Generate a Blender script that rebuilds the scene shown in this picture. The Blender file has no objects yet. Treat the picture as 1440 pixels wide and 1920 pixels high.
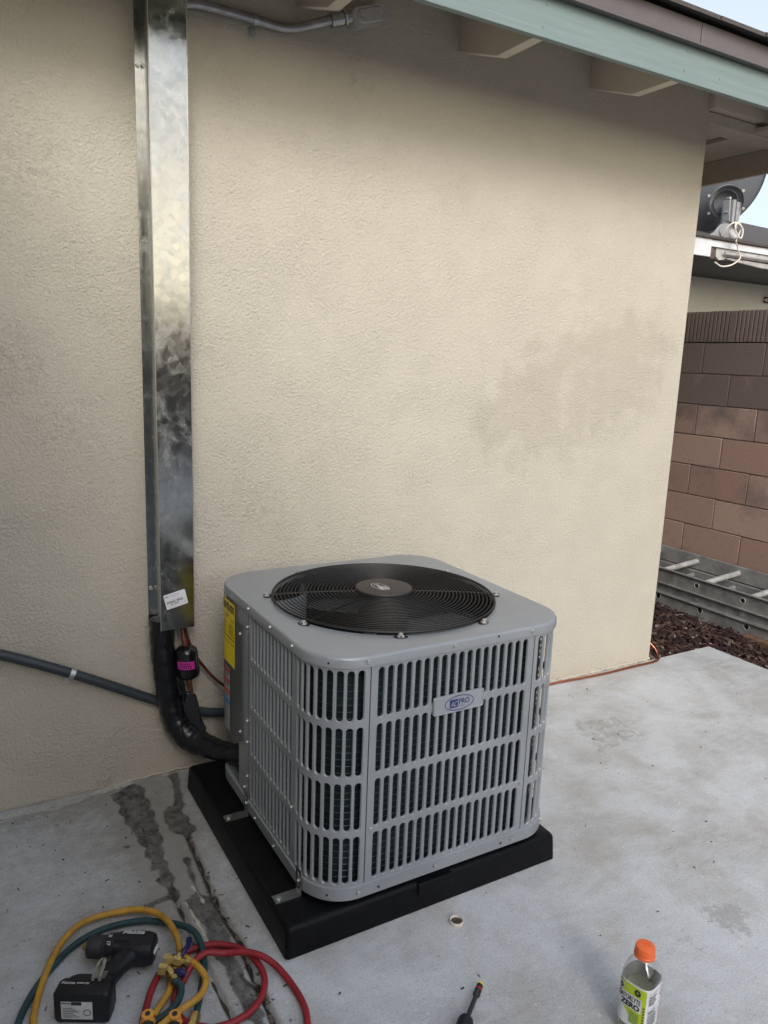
import bpy, math, random
import numpy as np
from mathutils import Vector, Matrix
random.seed(7); rng = np.random.default_rng(7)
C = bpy.data.collections.new('scene'); bpy.context.scene.collection.children.link(C)
sc = bpy.context.scene
R_ = math.radians
# ---------------------------------------------------------------- camera
pit, roll, yaw = 0.1991, 0.0373, 0.5283
F = Vector((math.sin(yaw)*math.cos(pit), math.cos(yaw)*math.cos(pit), -math.sin(pit)))
Rv = Vector((math.cos(yaw), -math.sin(yaw), 0)); Uv = Rv.cross(F)
R2 = Rv*math.cos(roll)+Uv*math.sin(roll); U2 = -Rv*math.sin(roll)+Uv*math.cos(roll)
cd = bpy.data.cameras.new('camera'); cam = bpy.data.objects.new('camera', cd); C.objects.link(cam)
cam.matrix_world = Matrix(((R2.x, U2.x, -F.x, 0.0), (R2.y, U2.y, -F.y, -2.5639), (R2.z, U2.z, -F.z, 1.5), (0, 0, 0, 1)))
cd.sensor_fit = 'VERTICAL'; cd.sensor_height = 32.0; cd.lens = 1436.4/1920*32.0
cd.clip_start = 0.05; cd.clip_end = 2000
sc.camera = cam
# ---------------------------------------------------------------- light
SUN_EL, SUN_AZ = 32.0, 203.0 # azimuth clockwise from +y (the house wall faces -y)
w = bpy.data.worlds.new('World'); sc.world = w; w.use_nodes = True
nt = w.node_tree; nt.nodes.clear()
sky = nt.nodes.new('ShaderNodeTexSky'); sky.sky_type = 'NISHITA'; sky.sun_disc = False
sky.sun_elevation = R_(SUN_EL); sky.sun_rotation = R_(SUN_AZ)
sky.air_density = 1.0; sky.dust_density = 4.5; sky.ozone_density = 1.2
bg = nt.nodes.new('ShaderNodeBackground'); bg.inputs[1].default_value = 0.15
wo = nt.nodes.new('ShaderNodeOutputWorld')
veil = nt.nodes.new('ShaderNodeMix'); veil.data_type = 'RGBA'; veil.inputs[0].default_value = 0.68   # thin high cloud
veil.inputs[7].default_value = (2.45, 2.62, 2.9, 1)
nt.links.new(sky.outputs[0], veil.inputs[6])
tcw = nt.nodes.new('ShaderNodeTexCoord'); spw = nt.nodes.new('ShaderNodeSeparateXYZ'); nt.links.new(tcw.outputs['Generated'], spw.inputs[0])
mz = nt.nodes.new('ShaderNodeMapRange'); mz.interpolation_type = 'SMOOTHERSTEP'; mz.inputs[1].default_value = .33; mz.inputs[2].default_value = .08; nt.links.new(spw.outputs[2], mz.inputs[0])
my = nt.nodes.new('ShaderNodeMapRange'); my.interpolation_type = 'SMOOTHSTEP'; my.inputs[1].default_value = -.1; my.inputs[2].default_value = -.9; nt.links.new(spw.outputs[1], my.inputs[0])
mm = nt.nodes.new('ShaderNodeMath'); mm.operation = 'MULTIPLY'; nt.links.new(mz.outputs[0], mm.inputs[0]); nt.links.new(my.outputs[0], mm.inputs[1])
glow = nt.nodes.new('ShaderNodeMix'); glow.data_type = 'RGBA'; nt.links.new(mm.outputs[0], glow.inputs[0])   # bright hazy band low in the sky on the sun's side
nt.links.new(veil.outputs[2], glow.inputs[6]); glow.inputs[7].default_value = (8.6, 7.6, 5.8, 1)
nt.links.new(glow.outputs[2], bg.inputs[0]); nt.links.new(bg.outputs[0], wo.inputs[0])
sd = bpy.data.lights.new('sun', 'SUN'); so = bpy.data.objects.new('sun', sd); C.objects.link(so)
sd.energy = 0.80; sd.angle = R_(24); sd.color = (1.0, 0.985, 0.965)
sdir = Vector((math.sin(R_(SUN_AZ))*math.cos(R_(SUN_EL)), math.cos(R_(SUN_AZ))*math.cos(R_(SUN_EL)), math.sin(R_(SUN_EL))))
so.rotation_euler = (-sdir).to_track_quat('-Z', 'Y').to_euler()
so.location = (0, -6, 6)
sc.view_settings.view_transform = 'Standard'; sc.view_settings.look = 'None'
sc.view_settings.gamma = 1; sc.view_settings.exposure = 1.24

# ---------------------------------------------------------------- materials
class NT:
    def __init__(s, name):
        s.m = bpy.data.materials.new(name); s.m.use_nodes = True; s.t = s.m.node_tree
        s.b = s.t.nodes['Principled BSDF']; s.tc = None
    def n(s, t, **k):
        x = s.t.nodes.new(t)
        for a, b in k.items():
            if a.startswith('i_'): x.inputs[a[2:].replace('_', ' ')].default_value = b
            else: setattr(x, a, b)
        return x
    def l(s, a, b): s.t.links.new(a, b)
    def co(s, scale=None):
        if s.tc is None: s.tc = s.n('ShaderNodeTexCoord')
        o = s.tc.outputs['Object']
        if scale:
            mp = s.n('ShaderNodeMapping'); mp.inputs['Scale'].default_value = scale; s.l(o, mp.inputs[0]); o = mp.outputs[0]
        return o
    def noise(s, sc_, det=4, rough=.55, scale=None, dist=0):
        x = s.n('ShaderNodeTexNoise'); x.inputs['Scale'].default_value = sc_; x.inputs['Detail'].default_value = det
        x.inputs['Roughness'].default_value = rough; x.inputs['Distortion'].default_value = dist
        s.l(s.co(scale), x.inputs['Vector']); return x.outputs['Fac']
    def ramp(s, fac, stops):
        x = s.n('ShaderNodeValToRGB'); e = x.color_ramp.elements
        while len(e) < len(stops): e.new(.5)
        for i, (p, c) in enumerate(stops):
            e[i].position = p; e[i].color = (c, c, c, 1) if isinstance(c, (int, float)) else (*c, 1)
        s.l(fac, x.inputs[0]); return x.outputs[0]
    def mix(s, fac, a, b, mode='MIX'):
        x = s.n('ShaderNodeMix', data_type='RGBA', blend_type=mode)
        for sock, v in ((x.inputs[0], fac), (x.inputs[6], a), (x.inputs[7], b)):
            if hasattr(v, 'is_linked'): s.l(v, sock)
            elif isinstance(v, (int, float)): sock.default_value = v
            else: sock.default_value = (*v, 1)
        return x.outputs[2]
    def math(s, op, a, b=0.0, c=None):
        x = s.n('ShaderNodeMath', operation=op)
        for i, v in enumerate((a, b) if c is None else (a, b, c)):
            if hasattr(v, 'is_linked'): s.l(v, x.inputs[i])
            else: x.inputs[i].default_value = v
        return x.outputs[0]
    def attr(s, name): return s.n('ShaderNodeAttribute', attribute_name=name).outputs['Fac']
    def bump(s, h, strength, dist, prev=None):
        x = s.n('ShaderNodeBump'); x.inputs['Strength'].default_value = strength; x.inputs['Distance'].default_value = dist
        s.l(h, x.inputs['Height'])
        if prev is not None: s.l(prev, x.inputs['Normal'])
        return x.outputs[0]
    def out(s, col=None, rough=None, metal=None, nrm=None, spec=None):
        for key, v in (('Base Color', col), ('Roughness', rough), ('Metallic', metal), ('Normal', nrm), ('Specular IOR Level', spec)):
            if v is None: continue
            if hasattr(v, 'is_linked'): s.l(v, s.b.inputs[key])
            elif isinstance(v, (int, float)): s.b.inputs[key].default_value = v
            else: s.b.inputs[key].default_value = (*v, 1)
        return s.m

def plain(name, col, rough=.5, metal=0, var=.12, vs=25, bump=0.0, bs=200, spec=None):
    t = NT(name); f = t.noise(vs, 5)
    a = tuple(c*(1-var) for c in col); b = tuple(min(1, c*(1+var)) for c in col)
    c = t.mix(t.ramp(f, [(.3, 0.0), (.7, 1.0)]), a, b)
    r = t.math('ADD', t.math('MULTIPLY', t.noise(vs*2.3, 4), .16), rough-.08)
    nr = t.bump(t.noise(bs, 3), 1.0, bump) if bump else None
    return t.out(c, r, metal, nr, spec)

def m_stucco(name='stucco', base=(.52, .487, .412), other=(.46, .43, .36)):
    t = NT(name)
    big = t.noise(1.3, 4, .6); mid = t.noise(7, 5, .6)
    c = t.mix(t.ramp(big, [(.3, 0.0), (.7, 1.0)]), base, tuple(a*.9+b*.1 for a, b in zip(base, other)))
    c = t.mix(t.math('MULTIPLY', t.ramp(mid, [(.45, 0.0), (.75, 1.0)]), .25), c, other)
    # damp and dirty areas painted on the wall mesh
    dm = t.math('ADD', t.attr('damp'), t.math('MULTIPLY', t.math('SUBTRACT', t.noise(9, 6, .65), .5), 1.3))
    dmk = t.ramp(dm, [(.38, 0.0), (.62, 1.0)])
    c = t.mix(t.math('MULTIPLY', dmk, .38), c, (.36, .325, .26))
    pits = t.ramp(t.noise(75, 2, .5), [(.60, 0.0), (.74, 1.0)])
    c = t.mix(t.math('MULTIPLY', pits, .22), c, (.27, .235, .18))
    dk = t.math('MULTIPLY', t.attr('dirt'), t.ramp(t.noise(38, 5, .75), [(.48, 0.0), (.62, 1.0)]))
    c = t.mix(t.math('MULTIPLY', dk, .26), c, (.14, .12, .095))
    # lace texture: two noises at grain size
    n1 = t.noise(98, 3, .6, dist=.5); n2 = t.noise(230, 3, .65); v = t.n('ShaderNodeTexVoronoi', feature='SMOOTH_F1'); v.inputs['Scale'].default_value = 150
    t.l(t.co(), v.inputs['Vector'])
    h = t.math('ADD', t.math('MULTIPLY', n1, 1.0), t.math('MULTIPLY', n2, .35))
    h = t.math('ADD', h, t.math('MULTIPLY', v.outputs['Distance'], .5)); h = t.math('MULTIPLY', h, t.math('ADD', t.math('MULTIPLY', t.noise(3.5, 3), 1.5), .25))
    nr = t.bump(h, .9, .0060)
    nr = t.bump(t.noise(4.5, 5, .6), .6, .007, nr)
    return t.out(c, .88, 0, nr, .25)

def m_concrete():
    t = NT('concrete')
    c = t.mix(t.ramp(t.noise(2.2, 6, .62, dist=.8), [(.38, 0.0), (.62, 1.0)]), (.385, .385, .38), (.525, .548, .57))
    wisp = t.ramp(t.noise(9, 7, .68, scale=(1, 2.3, 1), dist=1.2), [(.42, 0.0), (.72, 1.0)])
    c = t.mix(t.math('MULTIPLY', wisp, .5), c, (.60, .625, .64))
    brn = t.ramp(t.noise(3.6, 5, .6, scale=(1.4, 1, 1)), [(.50, 0.0), (.70, 1.0)])
    c = t.mix(t.math('MULTIPLY', brn, .55), c, (.35, .328, .295))
    fine = t.noise(190, 6, .78)
    c = t.mix(1.0, c, t.ramp(fine, [(.25, .62), (.75, 1.30)]), 'MULTIPLY')
    spk = t.ramp(t.noise(95, 3, .55), [(.64, 0.0), (.69, 1.0)])
    c = t.mix(t.math('MULTIPLY', spk, .5), c, (.20, .18, .16))
    wsp = t.ramp(t.noise(46, 2, .5), [(.70, 0.0), (.74, 1.0)])
    c = t.mix(t.math('MULTIPLY', wsp, .6), c, (.66, .66, .64))
    edge = t.math('MULTIPLY', t.math('SUBTRACT', t.noise(30, 8, .78), .5), 1.25)
    st = t.ramp(t.math('ADD', t.attr('stain'), edge), [(.42, 0.0), (.56, 1.0)])
    c = t.mix(t.math('MULTIPLY', st, .45), c, (.20, .185, .165))
    gr = t.ramp(t.math('ADD', t.attr('grime_shade'), t.math('MULTIPLY', edge, 1.4)), [(.3, 0.0), (.9, 1.0)])
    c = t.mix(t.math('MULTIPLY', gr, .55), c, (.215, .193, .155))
    tar = t.ramp(t.math('ADD', t.attr('tar'), t.math('MULTIPLY', edge, .8)), [(.42, 0.0), (.60, 1.0)])
    tc = t.mix(t.ramp(t.noise(34, 6, .7, scale=(1.6, .7, 1)), [(.38, 0.0), (.68, 1.0)]), (.030, .029, .027), (.125, .12, .112))
    c = t.mix(t.math('MULTIPLY', tar, t.math('ADD', t.math('MULTIPLY', t.ramp(t.noise(22, 6, .75), [(.35, 0.0), (.6, 1.0)]), .5), .48)), c, tc)
    ck = t.ramp(t.math('ADD', t.attr('crack'), t.math('MULTIPLY', edge, .7)), [(.42, 0.0), (.58, 1.0)])
    c = t.mix(ck, c, t.mix(t.ramp(t.noise(190, 4, .7), [(.35, 0.0), (.65, 1.0)]), (.012, .010, .008), (.13, .105, .085)))
    pale = t.ramp(t.math('ADD', t.attr('pale'), t.math('MULTIPLY', edge, 1.1)), [(.45, 0.0), (.6, 1.0)])
    c = t.mix(t.math('MULTIPLY', pale, .8), c, (.60, .56, .47))
    h = t.math('ADD', t.math('MULTIPLY', t.noise(14, 7, .7), 1.0), t.math('MULTIPLY', fine, .22))
    h = t.math('SUBTRACT', h, t.math('MULTIPLY', ck, .8))
    h = t.math('ADD', h, t.math('MULTIPLY', tar, .15))
    nr = t.bump(h, .55, .009)
    r = t.math('SUBTRACT', .86, t.math('MULTIPLY', tar, .1))
    return t.out(c, r, 0, nr, .3)

def m_galv():
    t = NT('galvanised_steel')
    v = t.n('ShaderNodeTexVoronoi'); v.inputs['Scale'].default_value = 55; t.l(t.co(), v.inputs['Vector'])
    sp = t.n('ShaderNodeSeparateColor'); t.l(v.outputs['Color'], sp.inputs[0])
    c = t.mix(sp.outputs[0], (.31, .322, .322), (.37, .38, .37))
    sm = t.ramp(t.noise(11, 5, .6, scale=(1, 1, .8), dist=1.5), [(.47, 0.0), (.66, 1.0)])
    c = t.mix(t.math('MULTIPLY', sm, .3), c, (.50, .56, .60))
    r = t.math('ADD', t.math('MULTIPLY', sm, .13), t.math('MULTIPLY', sp.outputs[1], .07))
    r = t.math('ADD', r, .13)
    nr = t.bump(t.noise(2.0, 1, .4), 1, .007)
    nr = t.bump(t.noise(14, 2, .5), .5, .0006, nr)
    return t.out(c, r, 1.0, nr)

def m_block():
    t = NT('brown_block')
    a = t.attr('tone')
    c = t.mix(a, (.30, .20, .165), (.40, .285, .235))
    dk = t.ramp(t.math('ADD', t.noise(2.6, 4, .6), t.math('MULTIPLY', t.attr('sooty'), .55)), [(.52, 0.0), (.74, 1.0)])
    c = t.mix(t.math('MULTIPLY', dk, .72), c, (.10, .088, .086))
    sp = t.ramp(t.noise(60, 3, .6), [(.62, 0.0), (.7, 1.0)])
    c = t.mix(t.math('MULTIPLY', sp, .6), c, (.05, .035, .03))
    c = t.mix(1.0, c, t.ramp(t.noise(120, 3, .6), [(.2, .75), (.8, 1.2)]), 'MULTIPLY')
    nr = t.bump(t.noise(110, 4, .65), .7, .004)
    return t.out(c, .92, 0, nr, .2)

def m_mulch():
    t = NT('mulch'); g = t.n('ShaderNodeNewGeometry')
    c = t.ramp(g.outputs['Random Per Island'], [(0, (.022, .012, .012)), (.45, (.042, .021, .020)), (.8, (.066, .036, .031)), (.97, (.10, .07, .05)), (1, (.5, .45, .4))])
    return t.out(c, .85, 0, None, .3)

def m_wood_paint(name, c1, c2, sc_=(3, 60, 60)):
    t = NT(name)
    f = t.noise(1.0, 6, .65, scale=sc_)
    c = t.mix(t.ramp(f, [(.35, 0.0), (.7, 1.0)]), c1, c2)
    nr = t.bump(f, .6, .004)
    return t.out(c, .5, 0, nr, .4)

def m_pad():
    t = NT('pad_plastic')
    sc1 = t.ramp(t.noise(5.5, 6, .72, dist=1.8), [(.63, 0.0), (.78, 1.0)]); sc2 = t.ramp(t.noise(38, 5, .7, scale=(.5, 1, 1.6), dist=2.5), [(.60, 0.0), (.75, 1.0)])
    dust = t.ramp(t.noise(9, 6, .7), [(.4, 0.0), (.8, 1.0)])
    c = t.mix(t.math('MULTIPLY', dust, .5), (.003, .0035, .005), (.010, .0105, .012))
    c = t.mix(t.math('MULTIPLY', t.math('MULTIPLY', sc1, sc2), .8), c, (.09, .09, .088))
    return t.out(c, t.math('ADD', t.math('MULTIPLY', dust, .15), .42), 0, t.bump(t.noise(170, 3), 1, .0014), .16)

def m_shingle():
    t = NT('shingle')
    c = t.mix(t.noise(180, 3), (.03, .028, .028), (.14, .13, .125))
    return t.out(c, .95, 0, t.bump(t.noise(140, 3), .8, .004), .2)

def m_clear():
    t = NT('clear_plastic')
    t.b.inputs['Transmission Weight'].default_value = 1.0
    t.b.inputs['IOR'].default_value = 1.4
    t.b.inputs['Specular IOR Level'].default_value = 1.0
    return t.out((.985, .99, .985), .04)

def m_liquid():
    t = NT('drink'); t.b.inputs['Transmission Weight'].default_value = .7; t.b.inputs['IOR'].default_value = 1.12
    return t.out((.90, .92, .68), .05)

M = dict(
 stucco=m_stucco(), nstucco=m_stucco('grey_stucco', (.66, .67, .62), (.52, .52, .48)), concrete=m_concrete(), galv=m_galv(), block=m_block(), mulch=m_mulch(),
 mortar=plain('mortar', (.13, .105, .09), .95, bump=.003),
 unit=plain('grey_unit_paint', (.275, .297, .318), .38, .2, .10, 4, .0006, 260, .5),
 unitd=plain('dark_grey_paint', (.105, .115, .12), .32, .3, .06, 6, .0005, 240),
 zinc=plain('zinc', (.40, .42, .42), .34, 1, .1, 60),
 screwm=plain('screw_metal', (.62, .62, .61), .42, 1, .08, 60),
 alu=plain('weathered_aluminium', (.235, .24, .235), .58, .25, .30, 14, .001, 90),
 alul=plain('rung_aluminium', (.42, .43, .42), .5, .25, .28, 18),
 blackp=plain('black_plastic', (.008, .009, .012), .46, 0, .25, 12, .0009, 210, .35),
 padblack=m_pad(),
 foam=plain('black_foam', (.006, .007, .010), .30, 0, .3, 9, .0014, 14, .5),
 drier=plain('black_enamel', (.008, .008, .009), .15, 0, .2, 10, .0002, 300, .6),
 rubber=plain('black_rubber', (.02, .021, .025), .62, 0, .3, 20),
 drillb=plain('drill_body', (.012, .013, .017), .5, 0, .3, 18, .0006, 300, .35),
 wire=plain('black_wire', (.010, .010, .011), .5, 0, .2, 20, spec=.35),
 hubc=plain('hub_cap_plastic', (.034, .030, .028), .55, 0, .1, 30),
 coil=plain('coil_fins', (.008, .022, .024), .6, .2, .35, 40),
 tubes=plain('coil_tubes', (.055, .085, .085), .36, .7, .3, 60),
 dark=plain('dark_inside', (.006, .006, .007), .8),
 blade=plain('fan_blade', (.11, .12, .13), .4, .3, .1, 12),
 copper=plain('copper', (.50, .20, .115), .33, 1, .25, 30),
 copperd=plain('dull_copper', (.15, .052, .036), .5, .6, .3, 25),
 brass=plain('brass', (.52, .40, .17), .30, 1, .22, 50),
 yhose=plain('yellow_hose', (.48, .255, .032), .56, 0, .34, 22, .0006, 190),
 ghose=plain('green_hose', (.013, .050, .054), .55, 0, .3, 22, .0006, 190),
 rhose=plain('red_hose', (.25, .013, .020), .52, 0, .25, 22, .0006, 190),
 navy=plain('navy_plastic', (.010, .012, .075), .4),
 orange=plain('orange_plastic', (.78, .145, .035), .42, 0, .05),
 orangek=plain('orange_knob', (.68, .30, .05), .5, 0, .12),
 teal=m_wood_paint('green_fascia_paint', (.155, .212, .212), (.19, .252, .252)),
 beige=m_wood_paint('beige_trim_paint', (.53, .49, .42), (.56, .52, .445), (3, 9, 9)),
 soff=m_wood_paint('soffit_paint', (.42, .385, .33), (.48, .44, .385), (20, 3, 40)),
 brownt=m_wood_paint('brown_trim_paint', (.36, .29, .235), (.42, .34, .275)),
 drip=plain('brown_metal', (.125, .110, .112), .42, .2, .08, 5),
 shingle=m_shingle(), conduit=plain('steel_conduit', (.33, .33, .345), .38, .85, .2, 20),
 flex=plain('grey_conduit', (.032, .042, .050), .45, 0, .2, 20),
 lb=plain('grey_cast_metal', (.42, .415, .41), .45, .2, .12, 30),
 white=plain('white_paint', (.62, .64, .68), .5, 0, .15, 6),
 greypaint=plain('grey_board', (.40, .40, .39), .7, 0, .35, 12),
 rust=plain('rusty_edge', (.10, .065, .055), .8, 0, .5, 22),
 dish=plain('dish_grey', (.115, .125, .145), .5, .1, .08, 3), dishm=plain('dish_bracket', (.29, .30, .315), .6, .1, .12, 20),
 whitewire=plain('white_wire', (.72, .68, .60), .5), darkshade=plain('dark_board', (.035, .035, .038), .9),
 wood=plain('old_wood', (.15, .085, .05), .85, 0, .35, 20, .002, 80),
 clear=m_clear(), drink=m_liquid(),
 label=plain('white_label', (.74, .76, .80), .45, 0, .02), ink=plain('black_ink', (.02, .02, .022), .5), inkgrey=plain('grey_ink', (.30, .31, .33), .5),
 yellow=plain('yellow_label', (.78, .62, .015), .38, 0, .03), lime=plain('lime_label', (.42, .56, .02), .42, 0, .03), limed=plain('dark_lime', (.24, .36, .05), .42),
 magenta=plain('magenta_label', (.52, .035, .33), .4), redp=plain('red_print', (.50, .055, .035), .5), bluep=plain('blue_print', (.03, .20, .50), .5),
 logoblue=plain('navy_print', (.010, .022, .13), .4), plate=plain('silver_plate', (.34, .36, .40), .38, .4, .04, 6),
 silver=plain('silver_print', (.60, .61, .62), .4, .3), soil=plain('soil', (.05, .03, .022), .95, 0, .4, 20, .02, 30),
 yard=plain('yard_ground', (.22, .20, .17), .95, 0, .25, .6), pipew=plain('pipe_rim', (.62, .58, .52), .6, 0, .2, 90), speck=plain('debris', (.06, .045, .035), .9, 0, .6, 90),
)

# ---------------------------------------------------------------- mesh helpers
OR = {}
def origin(o): return OR.get(o.name, Vector((0, 0, 0))) if o else Vector((0, 0, 0))
def nrm(v): v = Vector(v); return v.normalized()
def frame(d):
    d = nrm(d); a = Vector((0, 0, 1)) if abs(d.z) < .9 else Vector((1, 0, 0))
    u = d.cross(a).normalized(); return u, d.cross(u).normalized()
class MB:
    def __init__(s): s.v = []; s.f = []; s.m = []; s.sm = []
    def add(s, vs, fs, mi=0, smooth=False):
        k = len(s.v); s.v += [tuple(v) for v in vs]
        for f in fs: s.f.append(tuple(i+k for i in f)); s.m.append(mi); s.sm.append(smooth)
        return s
    def box(s, x0, x1, y0, y1, z0, z1, mi=0):
        return s.add([(x, y, z) for x in (x0, x1) for y in (y0, y1) for z in (z0, z1)],
                     [(0, 1, 3, 2), (4, 6, 7, 5), (0, 4, 5, 1), (2, 3, 7, 6), (0, 2, 6, 4), (1, 5, 7, 3)], mi)
    def obox(s, c, ax, ay, az, mi=0):
        c = Vector(c); ax, ay, az = Vector(ax), Vector(ay), Vector(az)
        if ax.cross(ay).dot(az) < 0: az = -az
        return s.add([c+i*ax+j*ay+k*az for i in (-1, 1) for j in (-1, 1) for k in (-1, 1)],
                     [(0, 1, 3, 2), (4, 6, 7, 5), (0, 4, 5, 1), (2, 3, 7, 6), (0, 2, 6, 4), (1, 5, 7, 3)], mi)
    def loft(s, rings, closed=True, caps=True, mi=0, smooth=True):
        n = len(rings[0]); vs = [p for r in rings for p in r]; fs = []
        for i in range(len(rings)-1):
            for j in range(n if closed else n-1):
                k = (j+1) % n; fs.append((i*n+j, i*n+k, (i+1)*n+k, (i+1)*n+j))
        s.add(vs, fs, mi, smooth)
        if caps:
            s.add(rings[0], [tuple(reversed(range(n)))], mi); s.add(rings[-1], [tuple(range(n))], mi)
        return s
    def tube(s, path, r, n=12, closed=False, mi=0, caps=True, smooth=True):
        P = [Vector(p) for p in path]; N = len(P); rings = []; u = None
        for i in range(N):
            if closed: d = P[(i+1) % N]-P[i-1]
            else: d = P[min(i+1, N-1)]-P[max(i-1, 0)]
            d.normalize()
            if u is None: u, v = frame(d)
            else: u = (u-d*u.dot(d)).normalized(); v = d.cross(u)
            rr = r[i] if isinstance(r, (list, tuple)) else r
            rings.append([P[i]+u*(rr*math.cos(2*math.pi*k/n))+v*(rr*math.sin(2*math.pi*k/n)) for k in range(n)])
        if closed: rings.append(rings[0]); caps = False
        return s.loft(rings, True, caps, mi, smooth)
    def cyl(s, a, b, r, n=16, r2=None, mi=0, smooth=True): return s.tube([a, b], [r, r if r2 is None else r2], n, mi=mi, smooth=smooth)
    def lathe(s, prof, o, axis=(0, 0, 1), n=32, mi=0, caps=True):
        u, v = frame(axis); ax = nrm(axis); o = Vector(o)
        rings = [[o+ax*z+u*(r*math.cos(2*math.pi*k/n))+v*(r*math.sin(2*math.pi*k/n)) for k in range(n)] for r, z in prof]
        return s.loft(rings, True, caps, mi)
    def poly(s, pts, d, mi=0):
        n = len(pts); d = Vector(d); a = [Vector(p) for p in pts]; b = [p+d for p in a]
        return s.add(a+b, [tuple(range(n)), tuple(range(2*n-1, n-1, -1))]+[(i, i+n, (i+1) % n+n, (i+1) % n) for i in range(n)], mi)
    def build(s, name, mats, parent=None, bevel=0, seg=2, fix=True, auto=True):
        me = bpy.data.meshes.new(name); o0 = origin(parent)
        me.from_pydata([(v[0]-o0.x, v[1]-o0.y, v[2]-o0.z) for v in s.v], [], s.f)
        if not isinstance(mats, (list, tuple)): mats = [mats]
        for m_ in mats: me.materials.append(M[m_])
        me.polygons.foreach_set('material_index', s.m)
        me.polygons.foreach_set('use_smooth', [bool(x) or bevel > 0 for x in s.sm])
        if fix:
            import bmesh
            bm = bmesh.new(); bm.from_mesh(me); bmesh.ops.remove_doubles(bm, verts=bm.verts, dist=1e-6)
            bmesh.ops.recalc_face_normals(bm, faces=bm.faces); bm.to_mesh(me); bm.free()
        if auto:
            me.set_sharp_from_angle(angle=R_(38))
        me.update()
        o = bpy.data.objects.new(name, me); C.objects.link(o)
        if bevel:
            b = o.modifiers.new('bevel', 'BEVEL'); b.width = bevel; b.segments = seg; b.limit_method = 'ANGLE'; b.angle_limit = R_(40)
        if parent: o.parent = parent; OR[o.name] = o0
        return o
def tag(o, label, cat, group=None):
    o['label'] = label; o['category'] = cat
    if group: o['group'] = group
    return o
def thing(name, loc, label, cat, group=None):
    o = bpy.data.objects.new(name, None); o.empty_display_size = .05; C.objects.link(o); o.location = loc; OR[o.name] = Vector(loc)
    return tag(o, label, cat, group)
def kind(o, k): o['kind'] = k; return o
def rehome(o):   # put the origin of a single-mesh thing at its base
    me = o.data; co = np.empty(len(me.vertices)*3); me.vertices.foreach_get('co', co); co = co.reshape(-1, 3)
    b = np.array([(co[:, 0].min()+co[:, 0].max())/2, (co[:, 1].min()+co[:, 1].max())/2, co[:, 2].min()])
    me.vertices.foreach_set('co', (co-b).ravel()); me.update(); o.location = b; return o
def spline(pts, sub=8):
    P = [Vector(p) for p in pts]; P = [P[0]*2-P[1]]+P+[P[-1]*2-P[-2]]; out = []
    for i in range(1, len(P)-2):
        for k in range(sub):
            t = k/sub; a, b, c, d = P[i-1:i+3]
            out.append(.5*((2*b)+(c-a)*t+(2*a-5*b+4*c-d)*t*t+(3*b-a-3*c+d)*t**3))
    return out+[P[-2]]
_tc = {}
def text2d(s, bold=0.0, shear=0.0):
    key = (s, bold, shear)
    if key in _tc: return _tc[key]
    cu = bpy.data.curves.new('txt', 'FONT'); cu.body = s; cu.size = 1; cu.offset = bold; cu.shear = shear; cu.resolution_u = 4
    o = bpy.data.objects.new('txt', cu); C.objects.link(o); bpy.context.view_layer.update()
    me = o.to_mesh(); vs = np.array([v.co[:2] for v in me.vertices]) if len(me.vertices) else np.zeros((0, 2)); fs = [tuple(p.vertices) for p in me.polygons]
    o.to_mesh_clear(); bpy.data.objects.remove(o); bpy.data.curves.remove(cu)
    lo, hi = vs.min(0), vs.max(0); vs = (vs-lo)/np.array([hi[0]-lo[0], hi[1]-lo[1]])
    _tc[key] = (vs, fs); return _tc[key]
def put_text(mb, s, u0, v0, wd, ht, fn, mi=0, bold=0.0, shear=0.0):
    vs, fs = text2d(s, bold, shear); mb.add([fn(u0+a*wd, v0+b*ht) for a, b in vs], fs, mi)
def put_rect(mb, u0, u1, v0, v1, fn, mi=0, n=1):
    us = [u0+(u1-u0)*i/n for i in range(n+1)]
    vs = [fn(u, v) for u in us for v in (v0, v1)]
    mb.add(vs, [(2*i, 2*i+2, 2*i+3, 2*i+1) for i in range(n)], mi)
def put_ring(mb, cu, cv, a, b, wd, fn, mi=0, n=40):
    vs = []
    for k in range(n):
        t = 2*math.pi*k/n; c, s_ = math.cos(t), math.sin(t)
        vs += [fn(cu+a*c, cv+b*s_), fn(cu+(a-wd)*c, cv+(b-wd)*s_)]
    mb.add(vs, [(2*k, 2*((k+1) % n), 2*((k+1) % n)+1, 2*k+1) for k in range(n)], mi)
def plane_fn(o, u, v, off=0.0):
    o, u, v = Vector(o), nrm(u), nrm(v); n = u.cross(v).normalized()
    return lambda a, b: o+u*a+v*b+n*off
def flat(mb, name, mat, parent): return mb.build(name, mat, parent, fix=False, auto=False)

def sdf(P, poly, closed=True):
    """distance from grid points to a polygon (negative inside) or polyline"""
    A = np.array(poly, float); n = len(A); d = np.full(len(P), 1e9); ins = np.zeros(len(P), bool)
    for i in range(n if closed else n-1):
        a, b = A[i], A[(i+1) % n]; ab = b-a; t = np.clip(((P-a)@ab)/(ab@ab+1e-12), 0, 1)
        d = np.minimum(d, np.hypot(*(P-a-t[:, None]*ab).T))
        if closed:
            c = ((a[1] > P[:, 1]) != (b[1] > P[:, 1])) & (P[:, 0] < (b[0]-a[0])*(P[:, 1]-a[1])/((b[1]-a[1])+1e-12)+a[0]); ins ^= c
    return np.where(ins, -d, d)
def sst(x, a, b): t = np.clip((x-a)/(b-a), 0, 1); return t*t*(3-2*t)
def set_attr(me, name, arr):
    a = me.attributes.new(name, 'FLOAT', 'POINT'); a.data.foreach_set('value', np.asarray(arr, 'f'))
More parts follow.
